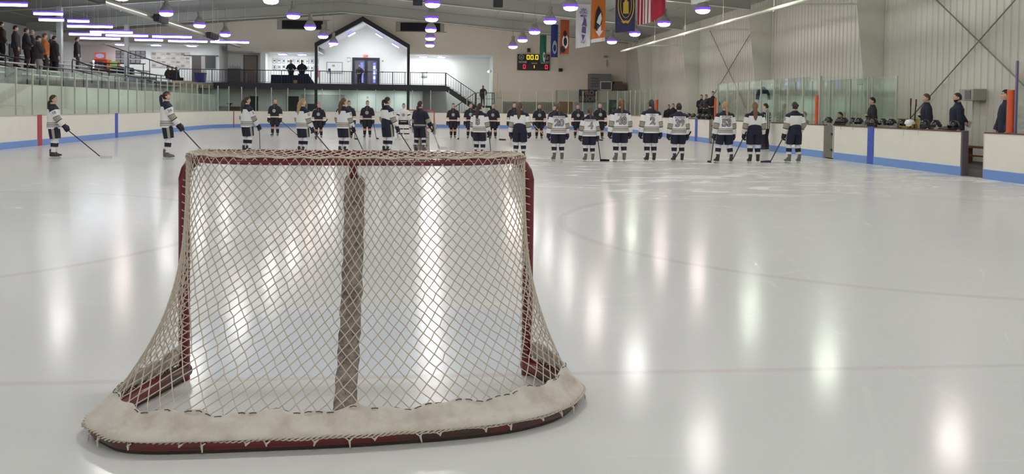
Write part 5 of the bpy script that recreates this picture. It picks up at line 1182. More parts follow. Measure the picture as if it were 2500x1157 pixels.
t = thing('wall_speaker', 'small black box on the far wall right of the scoreboard', 'speaker'); MB().box(10.05, 10.32, 66.75, 66.995, 4.26, 4.50).build('cabinet', M_BLACK, t, False, bevel=.01); MB().box(10.1, 10.27, 66.73, 66.75, 4.30, 4.46).build('grille', mat('speaker_grille', (.03, .03, .035), .8), t, False)
t = thing('electric_box', 'grey junction box with pipes on the far wall by the stair landing', 'box'); MB().box(5.35, 5.75, 66.8, 66.995, 2.2, 2.6).build('box', M_GREYSTEEL, t, False, bevel=.01); MB().tube([(5.4, 66.95, 2.6), (5.4, 66.95, 4.1), (5.1, 66.95, 4.1)], .015, 6).build('conduit', M_GREYSTEEL, t); MB().tube([(5.62, 66.95, 2.6), (5.62, 66.95, 2.8)], .04, 8).build('cap', M_GREYSTEEL, t)
t = thing('wall_camera', 'small camera bracket high on the far wall left of the right corner', 'camera'); MB().tube([(13.6, 67, 5.5), (13.6, 66.6, 5.45)], .04, 8).build('arm', M_GREYSTEEL, t); MB().box(13.45, 13.7, 66.3, 66.6, 5.35, 5.5).build('body', M_CAP, t, False); MB().tube([(13.75, 66.9, 5.2), (13.75, 66.9, 4.7)], .05, 8).build('box', M_CAP, t)
for xa, xb, lab in ((-10.9, -7.1, 'dark louvred vent high on the far wall left of the gable'), (-2.25, 1.55, 'dark louvred vent high on the far wall right of the gable')):
    t = thing('wall_vent', lab, 'vent'); mb = MB(); MB().box(xa+.35, xb-.5, 66.94, 66.995, 7.1, 7.72).build('backing', mat('vent_dark', (.03, .03, .032), .7), t, False)
    for k in range(7): MB().obox(((xa+xb)/2-.07, 66.9, 7.14+.09*k), (xb-xa-.85, .10, .012), Matrix.Rotation(-.6, 3, 'X')).build('slat', mat('vent_slat', (.045, .045, .05), .6), t, False)
    for (a, b) in ((xa, xa+.35), (xb-.5, xb-.2)): MB().box(a, b, 66.93, 66.99, 7.05, 7.75).build('side_panel', mat('vent_side', (.42, .41, .36), .6), t, False)
    MB().box(xa, xb, 66.9, 66.99, 7.74, 7.78).build('frame', mat('vent_side', (.42, .41, .36), .6), t, False); MB().box(xa, xb, 66.9, 66.99, 7.04, 7.08).build('frame', mat('vent_side', (.42, .41, .36), .6), t, False)
# pro shop block and sign
M_SHOP = mat('shop_wall', (.62, .60, .53), .7, var=.03)
struct(bxo('wall_pro_shop', M_SHOP, 9.85, 15.25, 65.9, 66.99, -.12, 2.83))
t = thing('shop_counter', 'greenish shutter window of the shop under the blue sign', 'window'); MB().box(11.15, 14.1, 65.84, 65.9, 1.15, 1.95).build('shutter', mat('shutter_green', (.36, .42, .40), .4), t, False); MB().box(11.05, 14.2, 65.78, 65.9, 1.95, 2.0).build('frame', M_ALU, t, False)
bxo('bar', M_ALU, 12.6, 12.66, 65.78, 65.84, 1.15, 1.95, t)
t = tag(bxo('plywood_sheet', mat('panel_brown', (.27, .17, .08), .6, var=.15), 9.95, 10.95, 65.8, 65.895, 1.1, 1.97), 'plain brown wooden panel on the wall left of the blue shop sign', 'panel')
sg = thing('shop_sign', 'dark blue sign with gold letters PRO SHOP hanging at the far end', 'sign', (12.1, 65.7, 2.42))
MB().box(-.67, .67, -.03, .03, -.47, .47).build('board', mat('sign_blue', (.022, .028, .11), .5), sg, False)
M_GOLD = mat('sign_gold', (.42, .32, .07), .5)
for nm, m_, bd, yy in (('letter_outline', M_GOLD, .026, -.034), ('letter_fill', mat('sign_inner', (.10, .09, .10), .5), .004, -.038)):
    text_obj(nm, 'PRO', .47, m_, sb if False else sg, (0, yy, .22), bold=bd, extrude=.002, spacing=1.12); text_obj(nm, 'SHOP', .47, m_, sg, (0, yy, -.22), bold=bd, extrude=.002, spacing=1.08)
for s in (-1, 1): MB().tube([(s*.5, 0, .47), (s*.5, .25, .62)], .012, 6).build('hanger', M_GREYSTEEL, sg)
t = thing('air_unit', 'large grey air handling unit standing on the shop roof', 'air unit'); MB().box(12.3, 13.95, 66.1, 66.95, 2.834, 4.10).build('body', mat('unit_grey', (.20, .20, .205), .6), t, False, bevel=.02)
for k in range(4): MB().box(12.4, 13.0, 66.07, 66.1, 3.1+.2*k, 3.2+.2*k).build('louvre', mat('unit_dark', (.12, .12, .125), .6), t, False)
t = thing('square_vent', 'dark square panel with a white frame on the shop roof by the air unit', 'panel'); MB().box(13.1, 13.95, 65.98, 66.04, 2.9, 3.5).build('panel', mat('unit_dark', (.12, .12, .125), .6), t, False)
for b in ((13.1, 13.95, 2.86, 2.92), (13.1, 13.95, 3.48, 3.54), (13.08, 13.14, 2.86, 3.54), (13.91, 13.97, 2.86, 3.54)): MB().box(b[0], b[1], 65.95, 66.06, b[2], b[3]).build('frame', M_WHITE, t, False)
t = thing('storage_box', 'brown boxes stacked on the shop roof right of the white frame', 'box'); MB().box(14.05, 15.1, 66.1, 66.9, 2.834, 3.35).build('box', mat('box_brown', (.14, .11, .09), .7), t, False); MB().box(14.2, 14.8, 66.1, 66.8, 3.35, 3.55).build('lid', mat('box_brown', (.14, .11, .09), .7), t, False)
M_LOCK = mat('locker_grey', (.34, .33, .28), .6)
for k in range(5):
    x = 5.8+k*.78; t = thing('locker', 'low grey cabinet at the far wall, %s from the left below the scoreboard' % ORD[k], 'cabinet', group='low grey cabinets below the scoreboard')
    MB().box(x, x+.76, 66.3, 66.95, -.12, 1.93).build('body', M_LOCK, t, False); MB().box(x+.08, x+.66, 66.27, 66.3, .3, 1.8).build('door', mat('locker_door', (.27, .265, .23), .6), t, False)
t = thing('door_frame_opening', 'dark glazed doorway at the far right behind the rink glass', 'doorway'); MB().box(13.75, 14.9, 65.75, 65.88, -.12, 2.15).build('door', mat('door_dark_green', (.045, .055, .05), .4), t, False); MB().box(14.3, 14.36, 65.72, 65.75, -.12, 2.15).build('frame', M_ALU, t, False); MB().box(13.7, 14.95, 65.72, 65.76, 2.15, 2.22).build('frame', M_ALU, t, False)

# banners along one roof line
def banner(lab, y, w_, z0, z1, m_, rz=0.0, slant=0.0, mats=None, mi=None, cat='banner', name='banner'):
    t = thing(name, lab, cat, (8.35, y, 0), rz)
    nx, nz = 18, 26; vs = []; fs = []; ms = []
    for s in (0, 1):
        for i in range(nx+1):
            for j in range(nz+1):
                u, v = i/nx, j/nz; x = (u-.5)*w_; zb = z0+slant*(u-.5); z = zb+(z1-zb)*v
                yy = .035*math.sin(u*7+v*2)*(1-v*.7)+.02*math.sin(u*15+v*5)*(1-v)+s*.006
                vs.append((x, yy, z))
    K = (nx+1)*(nz+1); ix = lambda s, i, j: s*K+i*(nz+1)+j
    for i in range(nx):
        for j in range(nz):
            q = mi(i/nx, j/nz) if mi else 0
            fs += [(ix(0, i, j), ix(0, i+1, j), ix(0, i+1, j+1), ix(0, i, j+1)), (ix(1, i, j), ix(1, i, j+1), ix(1, i+1, j+1), ix(1, i+1, j))]; ms += [q, q]
    for i in range(nx):
        fs.append((ix(0, i, 0), ix(1, i, 0), ix(1, i+1, 0), ix(0, i+1, 0))); ms.append(mi(i/nx, 0) if mi else 0)
    for j in range(nz):
        for i, fl in ((0, 1), (nx, 0)): fs.append((ix(0, i, j), ix(0, i, j+1), ix(1, i, j+1), ix(1, i, j))); ms.append(mi(min(.99, i/nx), j/nz) if mi else 0)
    mb = MB(); mb.add(vs, fs, ms); mb.build('cloth', mats or m_, t)
    MB().tube([(-w_/2-.05, 0, z1), (w_/2+.05, 0, z1)], .016, 6).build('rod', M_GREYSTEEL, t)
    for s in (-1, 1): MB().tube([(s*w_*.45, 0, z1), (s*w_*.45, 0, roofz(8.35))], .005, 5).build('cord', M_GREYSTEEL, t)
    return t
def mark(t, nm, m_, x, z, fn_pts, y=-.055): 
    MB().loft([[Vector((x+a, y+o, z+b)) for a, b in fn_pts] for o in (0, .008)]).build(nm, m_, t, False)
def circ(rx, rz_, n=18): return [(rx*math.cos(2*PI*k/n), rz_*math.sin(2*PI*k/n)) for k in range(n)]
BG = mat('banner_green', (.022, .15, .10), .8); BB = mat('banner_blue', (.022, .035, .17), .8); BR = mat('banner_rust', (.34, .07, .025), .8); BW = mat('banner_white', (.66, .66, .70), .8); BO = mat('banner_orange', (.52, .16, .03), .8); BN = mat('banner_navy', (.03, .03, .09), .8); BLET = mat('banner_violet', (.12, .09, .30), .8); FR = mat('flag_red', (.38, .02, .05), .8); FW = mat('flag_white', (.72, .71, .70), .8)
t = banner('narrow green banner with white mark overlapping the scoreboard, farthest of the row', 63.2, .50, 4.72, 6.72, BG, .25); mark(t, 'emblem', BW, .06, 5.15, circ(.10, .34)); mark(t, 'emblem_inner', BG, .07, 5.2, circ(.055, .13), -.065); mark(t, 'text_stroke', BW, .08, 4.88, [(-.06, -.1), (.05, -.12), (.03, .02), (-.05, .04)])
t = banner('dark blue banner with a pale oval mark, second farthest of the row', 57.6, .48, 4.80, 6.95, BB, .2); mark(t, 'emblem', mat('banner_pale_blue', (.32, .36, .46), .8), 0.0, 5.45, circ(.16, .44)); mark(t, 'emblem_inner', BB, 0.0, 5.4, circ(.10, .22), -.065)
t = banner('rust red banner with black and white mark, third farthest of the row', 53.3, .56, 4.76, 6.85, BR, .15); mark(t, 'emblem', BW, .02, 5.5, circ(.19, .42)); mark(t, 'emblem_inner', CK, .02, 5.5, circ(.11, .26), -.065); mark(t, 'emblem_top', CK, .0, 5.98, circ(.11, .20)); mark(t, 'emblem_base', CK, -.12, 5.05, circ(.14, .22))
t = banner('long white banner with violet lettering in the middle of the row', 47.0, .80, 4.76, 7.03, BW, .05, .14)
for k, z in enumerate((6.75, 6.6, 6.42)): text_obj('lettering', ('WEST', 'POINT', 'CLUB')[k] if False else ('USA', 'ECAC', 'MEN')[k], .17, BLET, t, (.0, -.055, z), bold=.003, extrude=.002)
mark(t, 'emblem', BLET, .05, 6.1, [(-.15, -.22), (-.02, -.18), (.13, -.26), (.10, .1), (.0, .3), (-.05, .05)]); mark(t, 'emblem_mid', BLET, .02, 5.68, [(-.12, -.14), (.12, -.2), (.12, .16), (-.08, .18)]); mark(t, 'emblem_low', BLET, .0, 5.28, [(-.02, -.2), (.1, .12), (-.1, .16)])
MB().tube([(-.12, -.06, 4.98), (-.1, -.06, 5.12), (.0, -.06, 5.0), (.1, -.06, 5.14), (.04, -.06, 4.95), (-.08, -.06, 5.02)], .012, 6).build('scribble', BLET, t)
t = banner('orange banner with black and white mark and a white hem', 42.8, .72, 4.74, 7.05, BO, .12, .12, mats=[BO, BW], mi=lambda u, v: 1 if v < .04 or v > .975 else 0); mark(t, 'emblem', CK, -.02, 5.9, [(-.2, -.5), (-.05, -.6), (.16, -.3), (.2, .2), (.08, .45), (.0, .6), (-.12, .3)]); mark(t, 'emblem_light', BW, .05, 5.88, [(-.16, -.2), (.02, -.34), (.1, .0), (.06, .3), (-.06, .1)], -.065); mark(t, 'arrow', BW, .03, 5.22, [(-.2, .05), (0, -.22), (.2, .08), (.09, .06), (.09, .36), (-.09, .3), (-.09, .03)])
t = banner('navy banner with a large gold seal', 36.9, .86, 4.74, 7.0, BN, .08, .10)
GOLD2 = mat('banner_gold', (.50, .35, .04), .7)
for (rx, rz_, r) in ((.34, .70, .022), (.24, .52, .014)): MB().tube([(rx*math.cos(u), -.06, 5.85+rz_*math.sin(u)) for u in [2*PI*k/32 for k in range(33)]], r, 6).build('seal_ring', GOLD2, t)
mark(t, 'seal_figure', GOLD2, .0, 5.8, [(-.12, -.3), (.12, -.3), (.11, .2), (.05, .22), (.03, .42), (-.04, .42), (-.06, .2), (-.12, .16)]); mark(t, 'seal_ribbon', GOLD2, 0, 5.14, [(-.2, .05), (-.1, -.06), (0, -.02), (.1, -.06), (.2, .08), (.1, .06), (0, .08), (-.1, .04)])
t = banner('United States flag hung upright with red and white stripes showing', 33.2, .74, 4.76, 7.0, FR, .05, .16, mats=[FR, FW, BN], mi=lambda u, v: (2 if (u < .5 and v > .6) else (0 if int(u*13*.999+.05) % 2 == 0 else 1)), cat='flag', name='flag')
t = banner('red flag with white upper part beside the striped flag', 31.5, .55, 4.80, 7.0, FR, .25, .35, mats=[FR, FW], mi=lambda u, v: 1 if .36 < v < .72 else 0, cat='flag', name='flag')
t = banner('white banner at the top edge right of the flags, only its corner showing', 26.6, .62, 4.78, 7.0, FW, .1, .16)

# ================================================================ MEZZANINE
gf = thing('gable_frame', 'black house shaped steel frame with peaked roof standing on the deck', 'frame')
for x in (-7.95, -1.27): MB().box(x-.10, x+.10, 65.9, 66.1, 3.05, 5.9).build('post', M_BLACK, gf, False)
for (xa, xb) in ((-7.95, -4.6), (-1.27, -4.6)): 
    s = 1 if xb > xa else -1
    vs = [(xa-s*.12, y, 5.75) for y in (65.85, 66.15)]
    poly = [(xa-s*.10, 5.72), (xa-s*.10, 6.02), (-4.6, 8.02), (-4.6, 7.66), (xa+s*.10, 5.80)]
    n = 5; MBm = MB(); MBm.add([(x, 65.85, z) for x, z in poly]+[(x, 66.2, z) for x, z in poly], [tuple(range(n)), tuple(reversed(range(n, 2*n)))]+[(k, n+k, n+(k+1) % n, (k+1) % n) for k in range(n)]); MBm.build('rafter', M_BLACK, gf, False)
M_RAIL = mat('rail_dark', (.035, .04, .06), .4, .3)
for x in (-7.95, -1.27): struct(MB().box(x-.1, x+.1, 65.9, 66.1, -.12, 2.62).build('trim_deck_post', M_BLACK, None, False))
_bal = MB().box(-.009, .009, -.009, .009, .08, .90).mesh('baluster', M_RAIL, False)
def railing(lab, x0, x1, y, z, posts, step=.2):
    t = thing('railing', lab, 'railing')
    MB().tube([(x0, y, z+.93), (x1, y, z+.93)], .025, 8).build('top_rail', M_RAIL, t); MB().tube([(x0, y, z+.08), (x1, y, z+.08)], .014, 8).build('bottom_rail', M_RAIL, t)
    for x in posts: MB().box(x-.025, x+.025, y-.025, y+.025, z, z+.94).build('post', M_RAIL, t, False)
    n = int((x1-x0)/step)
    for k in range(1, n): o = bpy.data.objects.new('baluster', _bal); link(o, t); o.location = (x0+k*(x1-x0)/n, y, z)
railing('dark steel railing on the deck left of the gable frame', -17.6, -8.1, 65.82, 3.05, (-17.6, -15.3, -12.9, -10.4, -8.3), .19)
railing('dark steel railing on the deck inside the gable frame', -7.8, -1.4, 65.82, 3.05, (-7.7, -6.9, -5.35, -3.5, -2.4, -1.5), .17)
railing('dark steel railing on the deck between the gable and the stairs', -1.15, 1.5, 65.82, 3.05, (-1.1, -.2, 1.45), .17)
st = thing('staircase', 'black steel staircase going down from the deck to the landing on the right', 'staircase')
def flight(xa, za, xb, zb, y0, y1, nm, back=False):
    for y in (y0, y1): MB().bar((xa, y, za-.18), (xb, y, zb-.18), .06, .34).build('stringer', M_BLACK, st, False)
    n = 8
    for k in range(n): 
        x = xa+(xb-xa)*(k+.5)/n; z = za+(zb-za)*(k+.5)/n; MB().box(x-.16, x+.16, min(y0, y1), max(y0, y1), z-.03, z).build('step', M_BLACK, st, False)
    for y in (y0,):
        MB().tube([(xa, y, za+.93), (xb, y, zb+.93)], .025, 8).build('handrail', M_RAIL, st); MB().tube([(xa, y, za+.1), (xb, y, zb+.1)], .014, 8).build('handrail', M_RAIL, st)
        for k in range(13):
            x = xa+(xb-xa)*k/12; z = za+(zb-za)*k/12
            if k in (0, 6, 12): MB().box(x-.025, x+.025, y-.02, y+.02, z, z+.93).build('rail_post', M_RAIL, st, False)
            else: o = bpy.data.objects.new('baluster', _bal); link(o, st); o.location = (x, y, z)
flight(1.5, 3.05, 3.7, 1.6, 65.85, 66.85, 'upper')
flight(3.6, 1.6, 1.3, -.05, 64.75, 65.6, 'lower')
MB().box(3.65, 5.0, 64.75, 66.9, 1.45, 1.6).build('landing', M_BLACK, st, False)
MB().tube([(3.7, 64.8, 2.53), (5.0, 64.8, 2.53), (5.0, 66.8, 2.53)], .025, 8).build('handrail', M_RAIL, st); MB().tube([(3.7, 64.8, 2.1), (5.0, 64.8, 2.1)], .014, 8).build('handrail', M_RAIL, st)
for x, y in ((3.7, 64.8), (5.0, 64.8), (5.0, 66.8)): MB().box(x-.025, x+.025, y-.025, y+.025, 1.6, 2.53).build('rail_post', M_RAIL, st, False)
for k in range(1, 7): o = bpy.data.objects.new('baluster', _bal); link(o, st); o.location = (3.7+k*.19, 64.8, 1.55)
for x, y in ((4.9, 64.85), (3.8, 64.85), (4.9, 66.7)): MB().box(x-.06, x+.06, y-.06, y+.06, -.12, 1.45).build('support_post', M_BLACK, st, False)
# lobby door, glass reading blue from daylight outside
M_DOORK = mat('door_frame_dark', (.02, .025, .04), .4); DAY = emit('daylight_pane', (.30, .36, 1.0), 1.0); DAYW = emit('daylight_white', (.8, .9, 1.0), 2.5)
dr = thing('door_1', 'dark framed double glass door inside the gable with bluish daylight behind', 'door'); dr['kind'] = 'structure'; 
MB().box(-5.75, -3.62, 70.9, 70.995, 3.05, 5.28).build('door_frame', M_DOORK, dr, False)
for xa, xb in ((-5.55, -4.78), (-4.55, -3.82)): 
    MB().box(xa, xb, 70.86, 70.9, 3.15, 5.05).build('door_leaf', mat('door_leaf_dark', (.05, .055, .09), .2), dr, False)
    MB().box(xa+.42, xb-.1, 70.83, 70.86, 3.3, 4.9).build('glass', DAY, dr, False)
    MB().tube([(xb-.05, 70.8, 4.0), (xb-.05, 70.8, 4.4)], .02, 6).build('handle', M_ALU, dr)
for z in (3.6, 4.0, 4.4): MB().box(-4.1, -3.95, 70.81, 70.83, z, z+.22).build('lit_pane', DAYW, dr, False)
t = thing('exit_sign', 'small red lit exit sign above the glass door in the gable', 'sign', (-4.72, 70.93, 5.42)); MB().box(-.17, .17, -.04, .04, -.07, .09).build('case', emit('exit_red', (1.0, .12, .10), 1.1), t, False); text_obj('lettering', 'EXIT', .15, FW, t, (0, -.042, .01), bold=.003)
t = thing('brown_door', 'plain brown door in the recess left of the framed photos', 'door'); t['kind'] = 'structure'; t.name = 'door_2'; MB().box(-14.12, -13.02, 70.93, 70.995, 3.05, 5.34).build('door_frame', mat('door_frame_grey', (.12, .11, .11), .5), t, False); MB().box(-14.03, -13.11, 70.90, 70.94, 3.06, 5.26).build('door_leaf', mat('door_brown', (.27, .21, .185), .5), t, False); MB().ball((-13.2, 70.86, 4.1), .04, n=8, m=6).build('knob', M_ALU, t)
t = thing('door_3', 'dark open doorway left of the deck railing', 'door'); t['kind'] = 'structure'; MB().box(-18.0, -17.3, 70.9, 70.995, 3.05, 5.2).build('door_leaf', mat('door_dark_brown', (.09, .075, .07), .5), t, False); MB().box(-18.6, -16.0, 70.88, 70.995, 5.2, 5.26).build('door_head', mat('door_frame_grey', (.12, .11, .11), .5), t, False); MB().box(-17.3, -17.0, 70.92, 70.995, 3.05, 5.2).build('door_side', mat('side_pinkish', (.42, .38, .38), .6), t, False)
tag(bxo('notice_board', mat('screen_dark', (.08, .08, .08), .4), -16.95, -16.25, 70.9, 70.995, 4.25, 5.22), 'dark notice board right of the dark doorway on the lobby wall', 'notice board')
t = thing('wall_clock', 'small white framed panel on the lobby wall between doorway and recess', 'frame'); MB().box(-15.9, -15.55, 70.92, 70.99, 4.6, 4.95).build('frame', M_CAP, t, False, bevel=.04); MB().box(-15.86, -15.59, 70.90, 70.93, 4.64, 4.91).build('face', M_BRIGHT, t, False)
t = thing('notice_board', 'white board with a thin frame left of the glass door in the gable', 'notice board'); MB().box(-7.75, -6.5, 70.93, 70.99, 4.03, 4.90).build('frame', mat('frame_wood', (.35, .32, .28), .5), t, False); MB().box(-7.69, -6.56, 70.91, 70.94, 4.09, 4.84).build('board', mat('board_paper', (.78, .79, .8), .5), t, False); MB().box(-7.62, -7.42, 70.89, 70.92, 4.12, 4.38).build('leaflet', BB, t, False); MB().box(-7.3, -7.1, 70.89, 70.92, 4.55, 4.68).build('leaflet', M_CAP, t, False)
t = thing('wall_lamp', 'small white emergency lamp on the wall left of the glass door', 'lamp'); MB().box(-6.15, -5.9, 70.88, 70.995, 4.98, 5.18).build('case', M_BRIGHT, t, False, bevel=.02); MB().tube([(-6.1, 70.9, 5.22), (-6.1, 70.84, 5.3)], .05, 8).build('bulb_head', M_BRIGHT, t); MB().tube([(-5.95, 70.9, 5.22), (-5.95, 70.84, 5.3)], .05, 8).build('bulb_head', M_BRIGHT, t)
for z, lab in ((4.98, 'tiny dark box on the wall right of the glass door, upper one'), (4.12, 'tiny dark box on the wall right of the glass door, lower one')): tag(bxo('wall_switch', M_CAP, -3.45, -3.33, 70.95, 70.995, z, z+.12), lab, 'switch')
t = thing('fuse_box', 'grey electric panel on the lobby wall right of the gable', 'panel'); MB().box(-.36, .14, 70.88, 70.995, 3.85, 4.6).build('box', mat('panel_grey', (.38, .40, .40), .5), t, False, bevel=.01); MB().box(.06, .1, 70.85, 70.88, 4.15, 4.25).build('latch', M_BLACK, t, False)
t = thing('wall_writing', 'green handwriting on the lobby wall behind the railing right of the gable', 'writing'); MB().tube([(-1.0+.1*k, 70.98, 3.42+.08*math.sin(k*2.1)) for k in range(9)], .012, 5).build('strokes', mat('writing_green', (.10, .24, .22), .7), t)
t = thing('wall_lamp', 'small bright lamp on the far wall edge above the stair landing', 'lamp'); MB().box(4.86, 5.04, 68.1, 68.3, 4.15, 4.35).build('case', M_BRIGHT, t, False); MB().ball((4.80, 68.2, 4.22), .07, n=10, m=8).build('bulb', M_SMALL, t)
M_PHK = mat('photo_frame_dark', (.10, .10, .12), .5)
for r_i, z in enumerate((4.92, 4.42)):
    for c_i in range(10):
        x = -11.75+c_i*.36; t = thing('framed_photo', '%s framed photo from the left in the %s row behind the two men' % (ORD[c_i], ('upper', 'lower')[r_i]), 'photo', (x, 70.96, z), group='framed photos behind the two men')
        MB().box(-.12, .12, -.02, .03, -.18, .18).build('frame', M_PHK, t, False); MB().box(-.10, .10, -.03, -.02, -.16, .16).build('mat_board', M_BRIGHT, t, False); w_ = random.uniform(.05, .085); MB().box(-w_, w_, -.035, -.03, random.uniform(-.12, -.04), random.uniform(.06, .13)).build('picture', mat('photo_grey_%d' % (c_i % 3), ((.12, .12, .14), (.25, .25, .27), (.08, .09, .14))[c_i % 3], .5), t, False)
for r_i, (z, n) in enumerate(((5.38, 6), (5.06, 6), (4.70, 5))):
    for c_i in range(n):
        x = -23.5+c_i*.37; t = thing('framed_photo', '%s dark framed team photo in row %s on the wall by the vending machine' % (ORD[c_i], ('one', 'two', 'three')[r_i]), 'photo', (x, 70.96, z), group='team photos by the vending machine')
        MB().box(-.175, .175, -.02, .03, -.14, .14).build('frame', M_PHK, t, False); MB().box(-.14, .14, -.028, -.02, -.10, .10).build('picture', mat('photo_mid', (.30, .28, .29), .5), t, False)
t = thing('poster_board', 'big board of pinned cards on the white lobby wall left of the doorway', 'board'); MB().box(-21.05, -18.15, 70.95, 70.995, 4.27, 5.46).build('board', mat('poster_beige', (.58, .54, .50), .6), t, False)
for r_i in range(4):
    for c_i in range(8): MB().box(-20.98+c_i*.36, -20.72+c_i*.36, 70.93, 70.95, 5.24-r_i*.30, 5.40-r_i*.30-(.05 if (c_i+r_i) % 3 else 0)).build('card', mat('card_grey_%d' % ((c_i+2*r_i) % 3), ((.28, .27, .28), (.66, .64, .60), (.45, .42, .42))[(c_i+2*r_i) % 3], .6), t, False)
t = thing('vending_machine', 'orange drink vending machine with a lit white strip in the far left corner', 'vending machine', (-24.5, 70.4, 3.05))
VO = mat('vending_orange', (.62, .10, .03), .4); VB = mat('vending_blue', (.07, .08, .25), .4)
MB().box(-.55, .55, -.4, .4, 0, 1.72).build('cabinet', VO, t, False, bevel=.02); MB().box(-.40, .42, -.43, -.4, 1.72, 2.25).build('top_panel', emit('vending_top', (.85, .16, .12), .55), t, False); mb = MB(); mb.ball((0, -.44, 1.98), (.32, .02, .17), n=18, m=10); mb.build('emblem', emit('vending_emblem', (.55, .55, .85), .6), t)
MB().box(-.52, -.42, -.43, -.4, .35, 1.65).build('light_strip', emit('vending_strip', (.75, .75, 1.0), 4), t, False); MB().box(-.36, .18, -.42, -.4, .5, 1.55).build('window', VB, t, False); MB().box(.24, .48, -.42, -.4, .9, 1.4).build('keypad', M_BLACK, t, False)
for k, (x, z, m_) in enumerate(((-.2, 1.3, BW), (0, 1.1, VO), (-.1, .8, BW), (.08, 1.4, BG))): MB().ball((x, -.43, z), (.07, .02, .12), n=10, m=6).build('product', m_, t)
t = thing('snack_machine', 'green topped dispenser standing right beside the orange vending machine', 'vending machine', (-23.6, 70.5, 3.05)); MB().box(-.3, .3, -.3, .3, 0, 1.6).build('cabinet', mat('dispenser_rust', (.40, .15, .05), .5), t, False, bevel=.02); MB().box(-.28, .28, -.32, -.3, 1.1, 1.6).build('panel', mat('dispenser_green', (.30, .42, .12), .5), t, False)
t = thing('storage_crate', 'long brown counter in front of the vending machine', 'counter', (-22.3, 66.5, 3.05)); MB().box(-1.5, 1.3, -.35, .35, 0, .85).build('body', mat('counter_brown', (.17, .11, .06), .7, var=.3), t, False); MB().box(-1.55, 1.35, -.4, .4, .85, .9).build('top', mat('counter_brown', (.17, .11, .06), .7, var=.3), t, False)
t = thing('recycling_bin', 'blue bin on the deck beside the dark doorway', 'bin', (-16.7, 68.2, 3.05)); MB().loft([[Vector((a*x, a*y, z)) for x, y in ((-.36, -.3), (.36, -.3), (.36, .3), (-.36, .3))] for z, a in ((0, .85), (.66, 1), (.70, 1.06))]).build('body', mat('bin_blue', (.06, .08, .34), .5), t, False); MB().box(-.4, .4, -.34, .34, .70, .76).build('lid', mat('bin_blue', (.06, .08, .34), .5), t, False)
t = thing('stacked_machine', 'dark machine under a grey sheet in the recess left of the brown door', 'machine', (-14.3, 68.8, 3.05)); MB().box(-.48, .48, -.4, .4, 0, 1.12).build('body', mat('machine_dark', (.085, .075, .08), .6), t, False, bevel=.02)
for k in range(5): MB().tube([(-.35+.17*k, -.2, 1.12), (-.3+.17*k, -.2, 1.12+.2+.08*(k % 2)), (-.25+.17*k, -.1, 1.15)], .03, 6).build('fitting', mat('machine_grey', (.35, .34, .34), .4), t)
t = thing('covered_table', 'table draped with a dark blue cloth on the deck in front of the two men', 'table', (-9.9, 66.1, 3.05))
MB().loft([[Vector((a*x+dx, b*y, z)) for x, y in ((-1.25, -.22), (1.25, -.22), (1.25, .22), (-1.25, .22))] for z, a, b, dx in ((0.02, 1.06, 1.1, .05), (.55, 1.0, 1, 0), (.62, .98, .95, 0))]).build('table_cloth', mat('cloth_navy', (.012, .017, .045), .9), t, False)
MB().loft([[Vector((1.05+a*x+dx, y, z)) for x, y in ((-.4, -.25), (.4, -.25), (.4, .2), (-.4, .2))] for z, a, dx in ((.02, 1.2, .3), (.62, .9, .0), (.72, .9, -.02))]).build('draped_case', mat('cloth_navy2', (.014, .018, .04), .9), t, False)
MB().box(.35, .62, -.30, -.26, .02, .25).build('gold_panel', mat('panel_gold', (.22, .17, .06), .7), t, False)
t = thing('fire_extinguisher', 'red fire extinguisher on the wall behind the railing by the gable post', 'extinguisher', (-8.45, 70.91, 3.75)); MB().tube([(0, 0, 0), (0, 0, .45)], .08, 12, round_ends=True).build('tank', mat('extinguisher_red', (.45, .03, .05), .4), t); MB().tube([(0, 0, .5), (0, -.05, .6), (.08, -.05, .55)], .02, 6).build('nozzle', M_BLACK, t)
# under the deck
for (xa, xb, z1, lab) in ((-10.35, -9.5, 2.15, 'dark doorway below the deck behind the blond braid'), (-13.1, -12.5, 2.12, 'dark narrow doorway below the deck, farther left'), (-8.85, -8.15, 1.6, 'dark low cabinet below the deck left of the gable post')):
    t = thing('dark_doorway', lab, 'doorway'); MB().box(xa, xb, 68.2, 68.3, -.12, z1).build('opening', mat('door_black_green', (.008, .012, .010), .5), t, False); MB().box(xa-.06, xa, 68.15, 68.3, -.12, z1+.06).build('frame', M_CAP, t, False)
struct(bxo('window_1', mat('under_window', (.66, .74, .72), .3), -5.9, -.3, 68.24, 68.3, .9, 2.35)); struct(bxo('window_2', mat('under_window_grey', (.30, .34, .33), .3), -9.3, -6.1, 68.24, 68.3, 1.0, 2.3))
t = thing('plant_box', 'brown planter with a small plant below the deck at the left', 'planter', (-14.4, 67.4, -.12)); MB().box(-.7, .7, -.3, .3, 0, 1.45).build('box', mat('planter_brown', (.13, .08, .04), .7), t, False)
mb = MB()
for k in range(16): a = k*2.4; mb.loft([[Vector((.25*q*math.cos(a)+.03*math.cos(a+1.57)*w_, .2*q*math.sin(a)+.03*math.sin(a+1.57)*w_, 1.45+.5*q-.25*q*q+.01*w_)) for w_ in (-1, 1)] for q in (0, .5, 1)], closed=False, cap=False)
mb.build('leaves', mat('leaf_dark', (.03, .06, .025), .6), t)
tag(bxo('wall_switch', M_CAP, -4.45, -4.3, 68.18, 68.24, 2.05, 2.2), 'small dark box on the pale window strip below the deck', 'switch')

